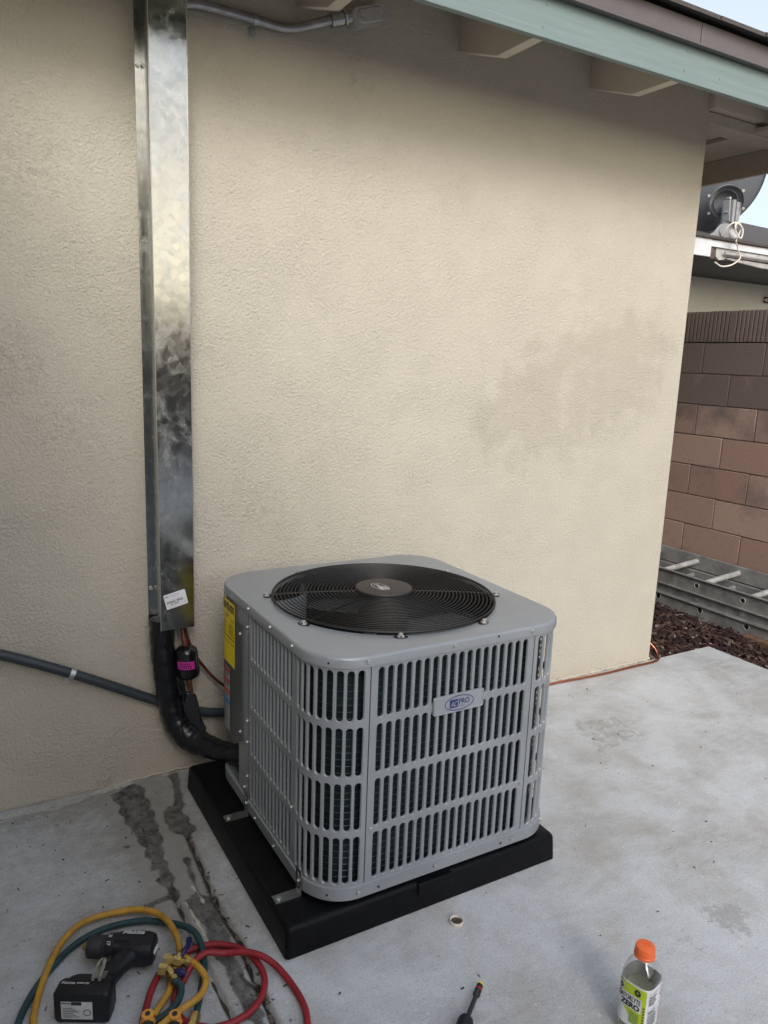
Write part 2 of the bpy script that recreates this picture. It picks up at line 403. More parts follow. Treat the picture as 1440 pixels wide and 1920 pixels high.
def grid_mesh(name, xs, ys, fz, mat):
    X, Y = np.meshgrid(xs, ys, indexing='ij'); P = np.c_[X.ravel(), Y.ravel()]; V = fz(P)
    nx, ny = len(xs), len(ys); i = np.arange((nx-1)*(ny-1)); a = (i//(ny-1))*ny+i % (ny-1)
    me = bpy.data.meshes.new(name); me.from_pydata(V.tolist(), [], np.c_[a, a+ny, a+ny+1, a+1].tolist()); me.materials.append(M[mat])
    me.polygons.foreach_set('use_smooth', [True]*len(me.polygons)); me.update()
    o = bpy.data.objects.new(name, me); C.objects.link(o); return o, P

# ================================================================ SETTING
WX = 3.134                                  # x of the house corner
# yard ground, one large sheet
g = MB(); g.add([(-400, -400, -.30), (400, -400, -.30), (400, 400, -.30), (-400, 400, -.30)], [(0, 1, 2, 3)]); kind(g.build('ground', 'yard', fix=False), 'structure')
# patio slab
crackL = [(.478, -.60), (.479, -.666), (.48, -.753), (.478, -.839), (.483, -.998), (.489, -1.138), (.492, -1.4)]
crackR = [(.590, -.397), (.585, -.53), (.575, -.708), (.578, -.815), (.585, -.894), (.575, -1.028), (.572, -1.174), (.57, -1.5)]
P1 = [(.425, -.05), (.50, -.03), (.528, -.057), (.524, -.22), (.518, -.347), (.492, -.53), (.449, -.520), (.452, -.373), (.432, -.215)]
P2 = [(.538, -.278), (.574, -.220), (.612, -.250), (.625, -.379), (.585, -.410), (.547, -.357)]
strip = [(.497, -.692), (.539, -.665), (.572, -.729), (.569, -.843), (.557, -.941), (.560, -1.085), (.55, -1.3), (.525, -1.30), (.517, -1.016), (.515, -.936), (.515, -.823)]
def nearest_lines(P, ls): return np.min([sdf(P, l, False) for l in ls], axis=0)
xs = np.r_[np.linspace(-4, -.1, 14)[:-1], np.arange(-.1, .76, .004), np.linspace(.76, 3.60, 90)[1:]]
ys = np.r_[np.linspace(-9, -1.45, 40)[:-1], np.arange(-1.45, -.012, .004), [-.012]]
def slab_z(P):
    x, y = P.T
    z = -.028*sst(-x, -.56, -.25)*sst(y, -.55, -.12)
    dL = nearest_lines(P, [crackL]); dR = nearest_lines(P, [crackR])
    z = z-.014*np.exp(-(dL/.007)**2)-.022*np.exp(-(dR/.008)**2)
    return np.c_[x, y, z]
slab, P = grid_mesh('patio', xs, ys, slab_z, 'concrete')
wob = (np.sin(P[:, 1]*37)+np.sin(P[:, 1]*91+1)+np.sin(P[:, 0]*53+P[:, 1]*71))*.0025
dR = nearest_lines(P, [crackR])+wob*.5; dL = nearest_lines(P, [crackL])+wob*.5
set_attr(slab.data, 'crack', np.clip(np.maximum(1.0-dR/.0105, .75-dL/.010), 0, 1))
tarp = np.minimum.reduce([sdf(P, P1), sdf(P, P2), sdf(P, strip), sdf(P, [(.644, -.022), (.63, -.112), (.616, -.197), (.6, -.26)], False)-.014,
    sdf(P, [(.485, -.506), (.479, -.571), (.483, -.631), (.477, -.66)], False)-.014, sdf(P, [(.462, -.575), (.468, -.6)], False)-.012,
    sdf(P, [(.554, -.514), (.542, -.641), (.543, -.762)], False)-.007, sdf(P, [(.48, -.659), (.439, -.658), (.405, -.668)], False)-.013+.02*np.clip(.44-P[:, 0], 0, 1), sdf(P, [(.40, -.36), (.41, -.37)], False)-.004])
set_attr(slab.data, 'tar', np.clip(.5-(tarp+wob)/.035, 0, 1))
st = np.minimum.reduce([sdf(P, [(1.543, -1.454), (1.656, -1.438), (1.739, -1.492), (1.76, -1.587), (1.613, -1.554), (1.535, -1.486)]),
    sdf(P, [(1.765, -1.368), (1.896, -1.411), (1.877, -1.508), (1.76, -1.477)]), sdf(P, [(2.244, -.331), (2.475, -.386), (2.49, -.608), (2.136, -.627)]),
    sdf(P, [(.381, -.674), (.271, -.656), (.176, -.649), (.103, -.649), (.04, -.661), (-.1, -.68)], False)-.007])
set_attr(slab.data, 'stain', np.clip(.42-st/.16, 0, .62)*np.where(P[:, 0] > 2, .8, 1))
gr = np.exp(-((P[:, 0]-.52)/.14)**2)*.62*sst(P[:, 1], -1.5, -.3)+.30*sst(P[:, 1], -.22, -.02)*sst(-P[:, 0], -1.0, .2)+.38*sst(-P[:, 0], -.75, -.30)*sst(P[:, 1], -1.5, -.4)  # last term paints the left-side shade into the slab colour
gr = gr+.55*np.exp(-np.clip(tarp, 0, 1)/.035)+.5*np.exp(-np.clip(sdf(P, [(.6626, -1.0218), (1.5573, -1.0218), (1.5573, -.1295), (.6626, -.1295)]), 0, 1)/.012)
set_attr(slab.data, 'grime_shade', np.clip(gr, 0, 1))
pl = np.minimum.reduce([sdf(P, [(.50, -.70), (.508, -.80), (.512, -.9)], False)-.004, sdf(P, [(.535, -.64), (.545, -.72)], False)-.004])
pale = np.clip(.5-pl/.02, 0, 1)*.95
pale = np.maximum(pale, .62*sst(P[:, 1]+.006*np.sin(P[:, 0]*31)+.004*np.sin(P[:, 0]*83), -.030, -.014)*sst(P[:, 0], -3, 1))
set_attr(slab.data, 'pale', pale)
kind(slab, 'structure')
e = MB()
e.add([(3.60, -9, 0), (3.60, -.012, 0), (3.60, -.012, -.14), (3.60, -9, -.14), (-4, -.012, -.002), (-4, -.012, -.14)], [(0, 1, 2, 3), (1, 4, 5, 2)])
ed = e.build('patio_edge', 'concrete', fix=False); kind(ed, 'structure')
# planting bed: soil then mulch
s_ = MB()
nx = 44; 
gx = np.linspace(3.0, 4.75, nx); gy = np.linspace(-3.0, 3.5, 120)
def soilz(P): return np.c_[P, -.085+.012*np.sin(P[:, 0]*9+P[:, 1]*5)+.010*np.sin(P[:, 1]*13)]
so_, _ = grid_mesh('planting_bed_soil', gx, gy, soilz, 'soil'); kind(so_, 'structure')
def chips(n, xr, yr, zr, l, w_, name, mat):
    V = np.empty((n, 8, 3)); c = np.c_[rng.uniform(*xr, n), rng.uniform(*yr, n), rng.uniform(*zr, n)]
    L = rng.uniform(l[0], l[1], n); W = rng.uniform(w_[0], w_[1], n); T = W*rng.uniform(.25, .6, n)
    az = rng.uniform(0, 2*np.pi, n); el = rng.normal(0, .35, n); rl = rng.uniform(-1, 1, n)
    ax = np.c_[np.cos(az)*np.cos(el), np.sin(az)*np.cos(el), np.sin(el)]
    up = np.c_[np.zeros(n), np.zeros(n), np.ones(n)]; b = np.cross(up, ax); b /= np.linalg.norm(b, axis=1)[:, None]; d = np.cross(ax, b)
    b2 = b*np.cos(rl)[:, None]+d*np.sin(rl)[:, None]; d2 = np.cross(ax, b2); k = 0
    for i in (-1, 1):
        for j in (-1, 1):
            for q in (-1, 1):
                tp = rng.uniform(.55, 1, n)
                V[:, k] = c+ax*(i*L*.5*rng.uniform(.8, 1, n))[:, None]+b2*(j*W*.5*tp)[:, None]+d2*(q*T*.5)[:, None]; k += 1
    fa = np.array([(0, 1, 3, 2), (4, 6, 7, 5), (0, 4, 5, 1), (2, 3, 7, 6), (0, 2, 6, 4), (1, 5, 7, 3)])
    fs = (fa[None]+(np.arange(n)*8)[:, None, None]).reshape(-1, 4)
    me = bpy.data.meshes.new(name); me.from_pydata(V.reshape(-1, 3).tolist(), [], fs.tolist()); me.materials.append(M[mat]); me.update()
    o = bpy.data.objects.new(name, me); C.objects.link(o); return o
mu = chips(11000, (3.14, 4.7), (-.01, 1.9), (-.082, -.048), (.012, .06), (.006, .022), 'mulch', 'mulch')
mu2 = chips(4500, (3.63, 4.7), (-1.0, 0.0), (-.082, -.05), (.012, .06), (.006, .022), 'mulch', 'mulch')
for o in (mu, mu2): tag(o, 'dark red brown bark mulch covering the planting bed '+('behind the house corner' if o is mu else 'along the edge of the slab'), 'mulch'); kind(o, 'stuff')

# ================================================================ HOUSE
house = thing('house', (WX, 0, 0), 'house corner with cream stucco wall, green fascia and exposed rafter tails', 'house')
wxs = np.r_[np.linspace(-4, 0, 12)[:-1], np.arange(0, WX+.001, WX/160)]; wzs = np.arange(-.06, 2.96, .02)
def wall_z(P): return np.c_[P[:, 0], np.zeros(len(P)), P[:, 1]]
wall, P = grid_mesh('wall', wxs, wzs, wall_z, 'stucco')
dm = sdf(P, [(1.828, 1.32), (2.006, 1.474), (2.191, 1.633), (2.486, 1.715), (2.911, 1.812), (3.125, 1.628), (2.995, 1.271), (2.561, 1.102), (2.103, 1.0), (1.866, 1.167)])
set_attr(wall.data, 'damp', np.clip(.34-dm/.45, 0, .62)*(dm < .25))
dd = np.max([np.exp(-((P[:, 0]-a)/r)**2-((P[:, 1]-b)/r)**2) for a, b, r in [(1.0, .94, .10), (.34, 1.25, .10), (.5, .47, .035), (1.33, 2.42, .06), (1.31, 2.5, .05), (.30, 2.0, .12), (.42, .02, .05), (.2, 1.42, .14)]], axis=0)
set_attr(wall.data, 'dirt', dd)
me = wall.data; me.transform(Matrix.Translation((-WX, 0, 0))); wall.parent = house
wb = MB()   # the wall's return round the corner and its body
wb.add([(WX, 0, -.12), (WX, 6, -.12), (WX, 6, 2.96), (WX, 0, 2.96)], [(0, 1, 2, 3)])
wb.add([(-4, 0.001, -.12), (WX, 0.001, -.12), (WX, 0.001, -.055), (-4, 0.001, -.055)], [(0, 1, 2, 3)])
wb.build('side_wall', 'stucco', house, fix=False)
# unseen wall and top slab, added on the left to shade house wall and patio
FY0 = -.445
yw = MB(); yw.box(-8, 9, -9.3, -9.1, -.3, 2.0); tag(rehome(yw.build('garden_wall', 'mortar', None)), 'plain brown wall at the far end of the yard behind the photographer', 'wall')
wg = MB(); wg.box(-.90, -.75, -7.5, -.002, -.1, 2.6); wg.build('shade_blocker_wall', 'stucco', house); wg = MB(); wg.box(-3.5, -.30, -7.8, FY0-.1, 2.6, 2.72); wg.build('shade_blocker_top', 'shingle', house)
# roof: rafters, deck, fascia, drip edge, shingles
SL = .335; FY = -.445
def rafter(x):
    b = MB(); t0 = 2.606
    pr = [(.03, t0+.01), (-.005, t0), (-.235, t0-.079), (FY, t0-.079), (FY, 2.606+.15+SL*FY), (.03, 2.606+.15)]
    b.poly([(x, y, z) for y, z in pr], (.042, 0, 0)); return b.build('rafter', 'beige', house, .002)
for x in (1.095, 1.74, 2.395, .44, -.22): rafter(x)
dk = MB(); zz = lambda y: 2.606+.15+SL*y
dk.poly([(-4, FY, zz(FY)+.001), (-4, 3, zz(3)), (-4, 3, zz(3)+.02), (-4, FY-.02, zz(FY-.02)+.022)], (3.74+4, 0, 0)); dk.build('roof_deck', 'beige', house)
fa = MB(); fa.box(-4, 3.78, FY-.022, FY, 2.515, 2.648); fas = fa.build('fascia', 'teal', house, .002)
for X, Z in ((1.742, 2.545), (1.752, 2.612), (2.405, 2.55), (2.412, 2.615), (2.60, 2.56)):
    b = MB(); b.cyl((X, FY-.0218, Z), (X, FY-.0235, Z), .0042, 8); b.build('nail_head', 'teal', fas)
dr = MB(); dr.box(-4, 2.452, FY-.040, FY-.026, 2.640, 2.713); dr.box(2.455, 3.80, FY-.041, FY-.027, 2.640, 2.713)
dr.box(-4, 3.80, FY-.052, FY-.030, 2.632, 2.641); dr.build('drip_edge', 'drip', house, .002)
sh = MB()
x = -2.0; k = 0
while x < 3.8:
    wd = random.uniform(.12, .34); yy = FY-.075-random.uniform(0, .014); z0 = 2.716+random.uniform(-.003, .004)
    sh.poly([(x, yy, z0), (x, 3, z0+SL*3.5), (x, 3, z0+SL*3.5+.014), (x, yy, z0+.014)], (wd-.004, 0, 0)); x += wd
sh.build('shingles', 'shingle', house)
# overhang past the corner, seen from below
ov = MB(); ov.box(WX+.002, 3.76, .0, .11, 2.602, 2.655); ov.build('outrigger', 'stucco', house, .006)
ov = MB(); ov.box(WX-.012, 3.74, -.035, .012, 2.657, 2.80); ov.build('end_rafter', 'beige', house, .003)
ov = MB(); ov.box(WX+.004, 3.452, .125, 3, 2.630, 2.65); ov.box(3.460, 3.76, FY, 3, 2.612, 2.632); ov.build('soffit', 'soff', house, .002)
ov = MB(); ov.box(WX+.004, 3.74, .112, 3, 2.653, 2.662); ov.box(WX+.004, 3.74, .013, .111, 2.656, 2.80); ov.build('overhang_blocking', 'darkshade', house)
ov = MB(); ov.box(3.74, 3.765, FY, 3, 2.492, 2.61); ov.build('side_fascia', 'brownt', house, .002)
lip = MB()   # rough bead where the stucco meets the slab
for a, b in ((-.5, .67), (.67, 3.13)):
    n = int((b-a)/.012); pts = []
    for i in range(n+1):
        X = a+(b-a)*i/n; zb = -.028*float(sst(np.array([-X]), -.56, -.25)[0])*1.0
        pts.append((X, -.004+random.uniform(-.003, .001), zb+.004+random.uniform(-.003, .004)))
    lip.tube(pts, [random.uniform(.004, .011) for _ in pts], 6)
lip.build('stucco_edge', 'stucco', house)

# ================================================================ METAL DUCT
duct = thing('line_set_cover', (.65, -.05, .57), 'tall galvanised sheet metal duct cover running down the stucco wall', 'duct cover')
b = MB(); z0, z1 = .575, 2.76
b.box(.593, .706, -.100, -.0985, z0, z1); b.box(.5915, .593, -.0985, -.002, z0-.010, z1); b.box(.706, .7075, -.0985, -.002, z0, z1)
b.box(.575, .5915, -.0035, -.0015, z0-.010, z1); b.box(.7075, .722, -.0035, -.0015, z0, z1)
b.build('casing', 'galv', duct)
b = MB(); b.tube([(.593, -.1002, z0), (.593, -.1002, z1)], .0016, 6); b.tube([(.706, -.1002, z0), (.706, -.1002, z1)], .0016, 6); b.build('folded_corner', 'screwm', duct)
for z in (.70, 2.33):
    b = MB(); b.cyl((.584, -.0035, z), (.584, -.0095, z), .007, 6); b.cyl((.584, -.0095, z), (.584, -.012, z), .004, 8); b.build('screw', 'screwm', duct)
lo, lu, lv = Vector((.602, -.1012, .6975)), nrm((.072, 0, .0165)), nrm((-.0165, 0, .072))
b = MB(); W_, H_ = .0735, .052
pts = []
for cx, cy, a0 in ((W_-.004, -.004, 0), (.004, -.004, 90), (.004, -H_+.004, 180), (W_-.004, -H_+.004, 270)):
    for q in range(5): t = R_(a0+q*22.5); pts.append(lo+lu*(cx+.004*math.cos(t))+lv*(cy+.004*math.sin(t)))
b.poly(pts, (0, .0006, 0)); lab = b.build('paper_label', 'label', duct)
fn = plane_fn(lo, lu, lv, .0006)
b = MB(); put_text(b, '3X4X3 2PCS', .004, -.0335, .056, .0085, fn, 0, .02)
for i in range(17): put_rect(b, .015+i*.0017, .015+i*.0017+random.choice((.0005, .001)), -.0405, -.0355, fn)
[put_rect(b, .004+.003*q, .0058+.003*q, -.0105, -.0062, fn) for q in range(4)]
flat(b, 'label_writing', 'ink', lab)
b = MB()
for v_, a, c_ in ((-.0065, .018, .052), (-.0095, .02, .05), (-.0145, .028, .046), (-.0455, .008, .03), (-.0435, .058, .068)):
    x = a
    while x < c_: d = random.uniform(.001, .003); put_rect(b, x, x+d, v_, v_+.0011, fn); x += d+.0007
flat(b, 'label_fine_print', 'inkgrey', lab)

# ================================================================ INSULATED LINE, DRIER, PIPES
line = thing('insulated_refrigerant_line', (.61, -.05, .10), 'black foam wrapped refrigerant line bending from the duct to the condenser', 'pipe')
pth = spline([(.612, -.050, .60), (.608, -.052, .52), (.612, -.055, .44), (.620, -.058, .36), (.632, -.062, .28), (.652, -.075, .215), (.685, -.105, .172), (.722, -.160, .160), (.757, -.235, .165), (.785, -.300, .180), (.82, -.36, .19)], 7)
rr = []
for i, p_ in enumerate(pth):
    t = i/(len(pth)-1); r = .040+.007*math.exp(-((t-.55)/.12)**2)+.004*math.exp(-((t-.02)/.05)**2)-.010*max(0, t-.62)/.38*1.2
    r += .0022*math.sin(i*1.7)*math.sin(i*.6)
    rr.append(r)
b = MB(); b.tube(pth, rr, 20)
for v_i, v in enumerate(b.v):  # creases of the wrap
    pass
b.build('foam_sleeve', 'foam', line)
b = MB()
for k, (ia, ib, ang) in enumerate(((0, 16, 2.2), (24, 44, .9), (40, 60, 2.6))):
    pts = []
    for i in range(ia, ib):
        d = (pth[min(i+1, len(pth)-1)]-pth[max(i-1, 0)]).normalized(); side = Vector((0, -1, 0)); side = (side-d*side.dot(d)).normalized(); o2 = d.cross(side)
        a = ang+.05*(i-ia)+(0 if k else .0); r = rr[i]-.0015
        pts.append(pth[i]+side*(r*math.cos(a-1.6))+o2*(r*math.sin(a-1.6)))
    b.tube(pts, .0035, 6)
b.build('tape_seam', 'foam', line)
b = MB()   # loose split flap of sleeve by the bend
fl = [(.668, -.088, .335), (.690, -.094, .330), (.708, -.098, .318), (.716, -.100, .285), (.722, -.106, .235), (.738, -.118, .190), (.715, -.150, .176), (.690, -.112, .195), (.668, -.085, .235), (.655, -.075, .29)]
b.poly(fl, (.004, .012, .003)); b.build('loose_flap', 'foam', line, .003)
b = MB(); b.tube(spline([(.652, -.086, .45), (.657, -.088, .40), (.664, -.09, .36), (.668, -.09, .33), (.664, -.088, .30)], 5), [.006+.004*abs(math.sin(i*.5)) for i in range(21)], 8); b.build('torn_edge', 'foam', line)
b = MB(); b.cyl((.600, -.085, .575), (.606, -.082, .552), .010, 10); b.build('tape_tab', 'foam', line)

fd = thing('filter_drier', (.684, -.085, .38), 'shiny black filter drier with magenta label hanging below the duct', 'filter drier')
b = MB(); ax = nrm((.012, 0, -.13)); b.lathe([(.010, 0), (.024, .003), (.036, .012), (.039, .022), (.039, .10), (.036, .110), (.024, .119), (.010, .122)], (.678, -.085, .505), ax, 28); b.build('canister', 'drier', fd)
b = MB(); u, v = frame(ax); o = Vector((.678, -.085, .505)); vs = []; n = 12
for k in range(n+1):
    t = R_(-148+k*115/n); d = Vector((math.sin(t), 0, 0))+Vector((0, -math.cos(t), 0)); d = Vector((math.sin(R_(-70+k*92/n)), -math.cos(R_(-70+k*92/n)), 0))
    for h in (.045, .074): vs.append(o+ax*h+d*.0398)
b.add(vs, [(2*i, 2*i+2, 2*i+3, 2*i+1) for i in range(n)], 0, True); pk = b.build('label', 'magenta', fd, fix=False)
b = MB()
for r_ in range(3):
    for q in range(5):
        t = R_(-52+q*11+r_*2); d = Vector((math.sin(t), -math.cos(t), 0)); d2 = Vector((math.sin(t+.13), -math.cos(t+.13), 0)); h = .050+r_*.007
        b.add([o+ax*h+d*.0402, o+ax*h+d2*.0402, o+ax*(h+.0045)+d2*.0402, o+ax*(h+.0045)+d*.0402], [(0, 1, 2, 3)])
flat(b, 'label_print', 'drier', pk)
b = MB(); b.tube([(.668, -.070, .60), (.672, -.080, .54), (.674, -.084, .528), (.678, -.085, .505)], [.0065, .0065, .010, .009], 12); b.build('upper_stub', 'copperd', fd)
b = MB(); b.tube(spline([(.689, -.085, .385), (.691, -.086, .362), (.695, -.088, .345), (.700, -.090, .31), (.708, -.094, .262), (.712, -.10, .23)], 4), [.009]*4+[.0075]*4+[.0055]*13, 12); b.build('lower_stub', 'copper', fd)

cw = MB(); cw.tube(spline([(.678, -.060, .60), (.687, -.060, .55), (.700, -.058, .50), (.722, -.055, .45), (.757, -.05, .395), (.80, -.05, .34), (.86, -.07, .29), (.90, -.2, .27)], 6), .0055, 10)
tag(rehome(cw.build('thermostat_cable', 'copperd')), 'thin red brown cable curving from the duct end to behind the condenser', 'cable')
cd_ = thing('flexible_conduit', (.1, -.02, .2), 'dark grey flexible conduit sloping down the wall behind the foam line', 'conduit')
pt = spline([(-.35, -.025, .70), (-.1, -.025, .625), (.115, -.025, .545), (.311, -.025, .449), (.46, -.026, .368), (.60, -.028, .290), (.70, -.03, .243), (.78, -.032, .213), (.90, -.04, .195), (1.0, -.10, .19)], 12)
b = MB(); b.tube(pt, [.0165+(.0006 if i % 2 else 0) for i in range(len(pt))], 14); b.build('hose', 'flex', cd_)
b = MB()
dirv = nrm((.2, 0, -.1)); perp = Vector((dirv.z, 0, -dirv.x)); perp = -perp if perp.z > 0 else perp
c0 = Vector((.318, -.025, .446))
ring = [c0+Vector((0, -1, 0))*(.0185*math.cos(R_(a)))+perp*(.0185*math.sin(R_(a))) for a in range(-110, 111, 10)]
for r0, r1 in zip(ring, ring[1:]): b.obox((r0+r1)/2, dirv*.008, (r1-r0)*.52, ((r0+r1)/2-c0).normalized()*.0012)
b.obox(c0+perp*.030+Vector((0, .018, 0)), dirv*.008, perp*.013, Vector((0, .0012, 0)))
b.cyl(c0+perp*.032+Vector((0, .018, 0)), c0+perp*.032+Vector((0, .010, 0)), .006, 6); b.build('strap', 'screwm', cd_)

ec = thing('metal_conduit', (1.0, -.03, 2.55), 'galvanised steel conduit with oval junction fitting under the eave', 'conduit')
b = MB(); b.tube(spline([(.63, -.022, 2.489), (.68, -.022, 2.503), (.76, -.022, 2.528), (.935, -.024, 2.527-.0), (1.03, -.026, 2.524), (1.09, -.03, 2.535), (1.18, -.05, 2.567), (1.245, -.06, 2.590)], 8), .0155, 16); b.build('pipe', 'conduit', ec)
b = MB(); b.cyl((1.195, -.052, 2.571), (1.235, -.058, 2.585), .021, 18); b.cyl((1.238, -.058, 2.586), (1.262, -.06, 2.594), .018, 14); b.cyl((1.243, -.058, 2.588), (1.249, -.06, 2.590), .024, 8)
b.build('coupling', 'zinc', ec)
ux = nrm((.115, 0, .040)); uz = Vector((-ux.z, 0, ux.x)); cc = Vector((1.338, -.03, 2.618))
def oval(c, a, r, n=10):
    p = []
    for k in range(n+1): t = -math.pi/2+math.pi*k/n; p.append(c+ux*(a+r*math.cos(t))+uz*(r*math.sin(t)))
    for k in range(n+1): t = math.pi/2+math.pi*k/n; p.append(c+ux*(-a+r*math.cos(t))+uz*(r*math.sin(t)))
    return p
b = MB(); b.loft([oval(cc+Vector((0, .03, 0)), .040, .026), oval(cc+Vector((0, -.028, 0)), .042, .028)]); b.build('fitting_body', 'lb', ec, .003)
b = MB(); b.loft([oval(cc+Vector((0, -.0285, 0)), .044, .030), oval(cc+Vector((0, -.032, 0)), .043, .029), oval(cc+Vector((0, -.0325, 0)), .034, .022), oval(cc+Vector((0, -.038, 0)), .031, .019)]); b.build('cover_plate', 'lb', ec)
for s in (-1, 1):
    b = MB(); b.cyl(cc+ux*(s*.037)+Vector((0, -.036, 0)), cc+ux*(s*.037)+Vector((0, -.0405, 0)), .0045, 8); b.build('screw', 'screwm', ec)
b = MB(); c0 = Vector((.945, -.024, 2.527)); 
for a in range(-90, 90, 12):
    p0 = c0+Vector((0, -.0175*math.cos(R_(a)), .0175*math.sin(R_(a)))); p1 = c0+Vector((0, -.0175*math.cos(R_(a+12)), .0175*math.sin(R_(a+12))))
    b.obox((p0+p1)/2, (.007, 0, 0), (p1-p0)*.52, ((p0+p1)/2-c0).normalized()*.0012)
b.box(.934, .954, -.006, -.003, 2.482, 2.510); b.cyl((.944, -.006, 2.492), (.944, -.012, 2.492), .006, 6); b.build('strap', 'zinc', ec)

# ================================================================ PAD
px0, px1, py0, py1, pz = .6626, 1.5573, -1.0218, -.1295, .0855
pad = thing('equipment_pad', (1.11, -.575, 0), 'black plastic equipment pad lying on the slab under the condenser', 'equipment pad')
def rring(x0, x1, y0, y1, r, z, n=6):
    out = []
    for cx, cy, a in ((x1-r, y1-r, 0), (x0+r, y1-r, 90), (x0+r, y0+r, 180), (x1-r, y0+r, 270)):
        for k in range(n+1): t = R_(a+90*k/n); out.append((cx+r*math.cos(t), cy+r*math.sin(t), z))
    return out
b = MB()
prof = [(0, .001), (0, .004), (.004, .070), (.006, .0765), (.0095, .0815), (.0145, .0845), (.021, .0855)]
b.loft([rring(px0+i, px1-i, py0+i, py1-i, .012, z) for i, z in prof]); b.build('body', 'padblack', pad)
b = MB(); b.box(1.054, 1.167, py0-.0035, py0+.02, .048, .0845); b.build('moulded_tab', 'padblack', pad, .003)

# ================================================================ CONDENSER
BX0, BX1, BY0, BY1, BR = .7505, 1.5545, -1.0140, -.1955, .1285
ac = thing('condenser', (1.1523, -.6046, .0855), 'grey outdoor air conditioning condenser with slotted side panels and black fan grille', 'air conditioner')
La = BR*math.pi/2; Lf = BX1-BX0-2*BR; Ls = BY1-BY0-2*BR
def body(s, z, off=0.0):
    """point on the cabinet outline; s = 0 where the front left corner starts, grows towards the front"""
    def arc(cx, cy, a0, t): a = a0+t/BR; return Vector((cx+(BR+off)*math.cos(a), cy+(BR+off)*math.sin(a), z))
    if s < -Ls: return arc(BX0+BR, BY1-BR, math.pi, s+Ls)
    if s < 0: return Vector((BX0-off, BY0+BR-s, z))
    if s < La: return arc(BX0+BR, BY0+BR, math.pi, s)
    s -= La
    if s < Lf: return Vector((BX0+BR+s, BY0-off, z))
    s -= Lf
    if s < La: return arc(BX1-BR, BY0+BR, 1.5*math.pi, s)
    s -= La
    if s < Ls: return Vector((BX1+off, BY0+BR+s, z))
    s -= Ls
    if s < La: return arc(BX1-BR, BY1-BR, 0, s)
    s -= La; return Vector((BX1-BR-s, BY1+off, z))
Z0, Z1 = .112, .752
rows = [(.606, .741), (.4535, .5885), (.3005, .4355), (.148, .283)]
def slot_panel(name, s0, s1, n, mg=.016, hw=.0086, zb=None):
    b = MB(); p = (s1-s0-2*mg)/n
    def strip(a, c, za, zb_, k=1):
        for i in range(k):
            u0 = a+(c-a)*i/k; u1 = a+(c-a)*(i+1)/k
            b.add([body(u0, za), body(u1, za), body(u1, zb_), body(u0, zb_)], [(0, 1, 2, 3)], 0, True)
    zc = [Z1]+[(rows[i][0]+rows[i+1][1])/2 for i in range(3)]+[Z0]
    strip(s0, s0+mg, Z0, Z1, 2); strip(s1-mg, s1, Z0, Z1, 2)
    for r_, (zb0, zt0) in enumerate(rows):
        za, zt = zc[r_+1], zc[r_]
        for i in range(n):
            cx = s0+mg+p*(i+.5); H = p/2
            zt1, zb1 = zt0-hw, zb0+hw
            ht, hb = zt-zt1, zb1-za
            A = math.degrees(math.atan2(ht, H)); B = math.degrees(math.atan2(hb, H))
            angs = [(a, 1) for a in (0, A*.5, A, (A+90)/2, 90, 180-(A+90)/2, 180-A, 180-A*.5, 180)]+[(-a, -1) for a in (180, 180-B*.5, 180-B, 180-(B+90)/2, 90, (B+90)/2, B, B*.5, 0)]
            inn = []; mid = []; bk = []; out = []
            for a, sg in angs:
                c_, s__ = math.cos(R_(a)), math.sin(R_(a)); zz_ = zt1 if sg > 0 else zb1; hh = ht if sg > 0 else hb
                k = min(H/max(abs(c_), 1e-9), hh/max(abs(s__), 1e-9))
                out.append(body(cx+k*c_, zz_+k*s__)); inn.append(body(cx+(hw+.0014)*c_, zz_+(hw+.0014)*s__, 0))
                mid.append(body(cx+hw*c_, zz_+hw*s__, -.0012)); bk.append(body(cx+(hw-.0006)*c_, zz_+(hw-.0006)*s__, -.006))
            m_ = len(out)
            b.add(out+inn, [(q, (q+1) % m_, (q+1) % m_+m_, q+m_) for q in range(m_)], 0, False)
            b.add(inn+mid+bk, [(q+o_, (q+1) % m_+o_, (q+1) % m_+m_+o_, q+m_+o_) for q in range(m_) for o_ in (0, m_)], 0, True)
    for se in (s0, s1): b.add([body(se, Z0), body(se, Z1), body(se, Z1, -.012), body(se, Z0, -.012)], [(0, 1, 2, 3)])
    return b.build(name, 'unit', ac, fix=False, auto=False)
G = .0016
slot_panel('left_grille_panel', -.378+G, -.033-G, 12, .014, .0086)
slot_panel('corner_grille', -.033+G, .208-G, 8, .010, .0092)
slot_panel('front_grille_panel', .208+G, .735-G, 18, .016, .0088)
slot_panel('corner_grille', .735+G, .976-G, 8, .010, .0092)
slot_panel('side_grille_panel', .976+G, 1.40, 16)
for s in (-.378, -.033, .208, .735, .976):
    b = MB()
    p0, p1 = body(s-.012, Z0, -.014), body(s+.012, Z0, -.014); b.add([p0, p1, p1+Vector((0, 0, .64)), p0+Vector((0, 0, .64))], [(0, 1, 2, 3)])
    b.build('inner_post', 'unitd', ac, fix=False)
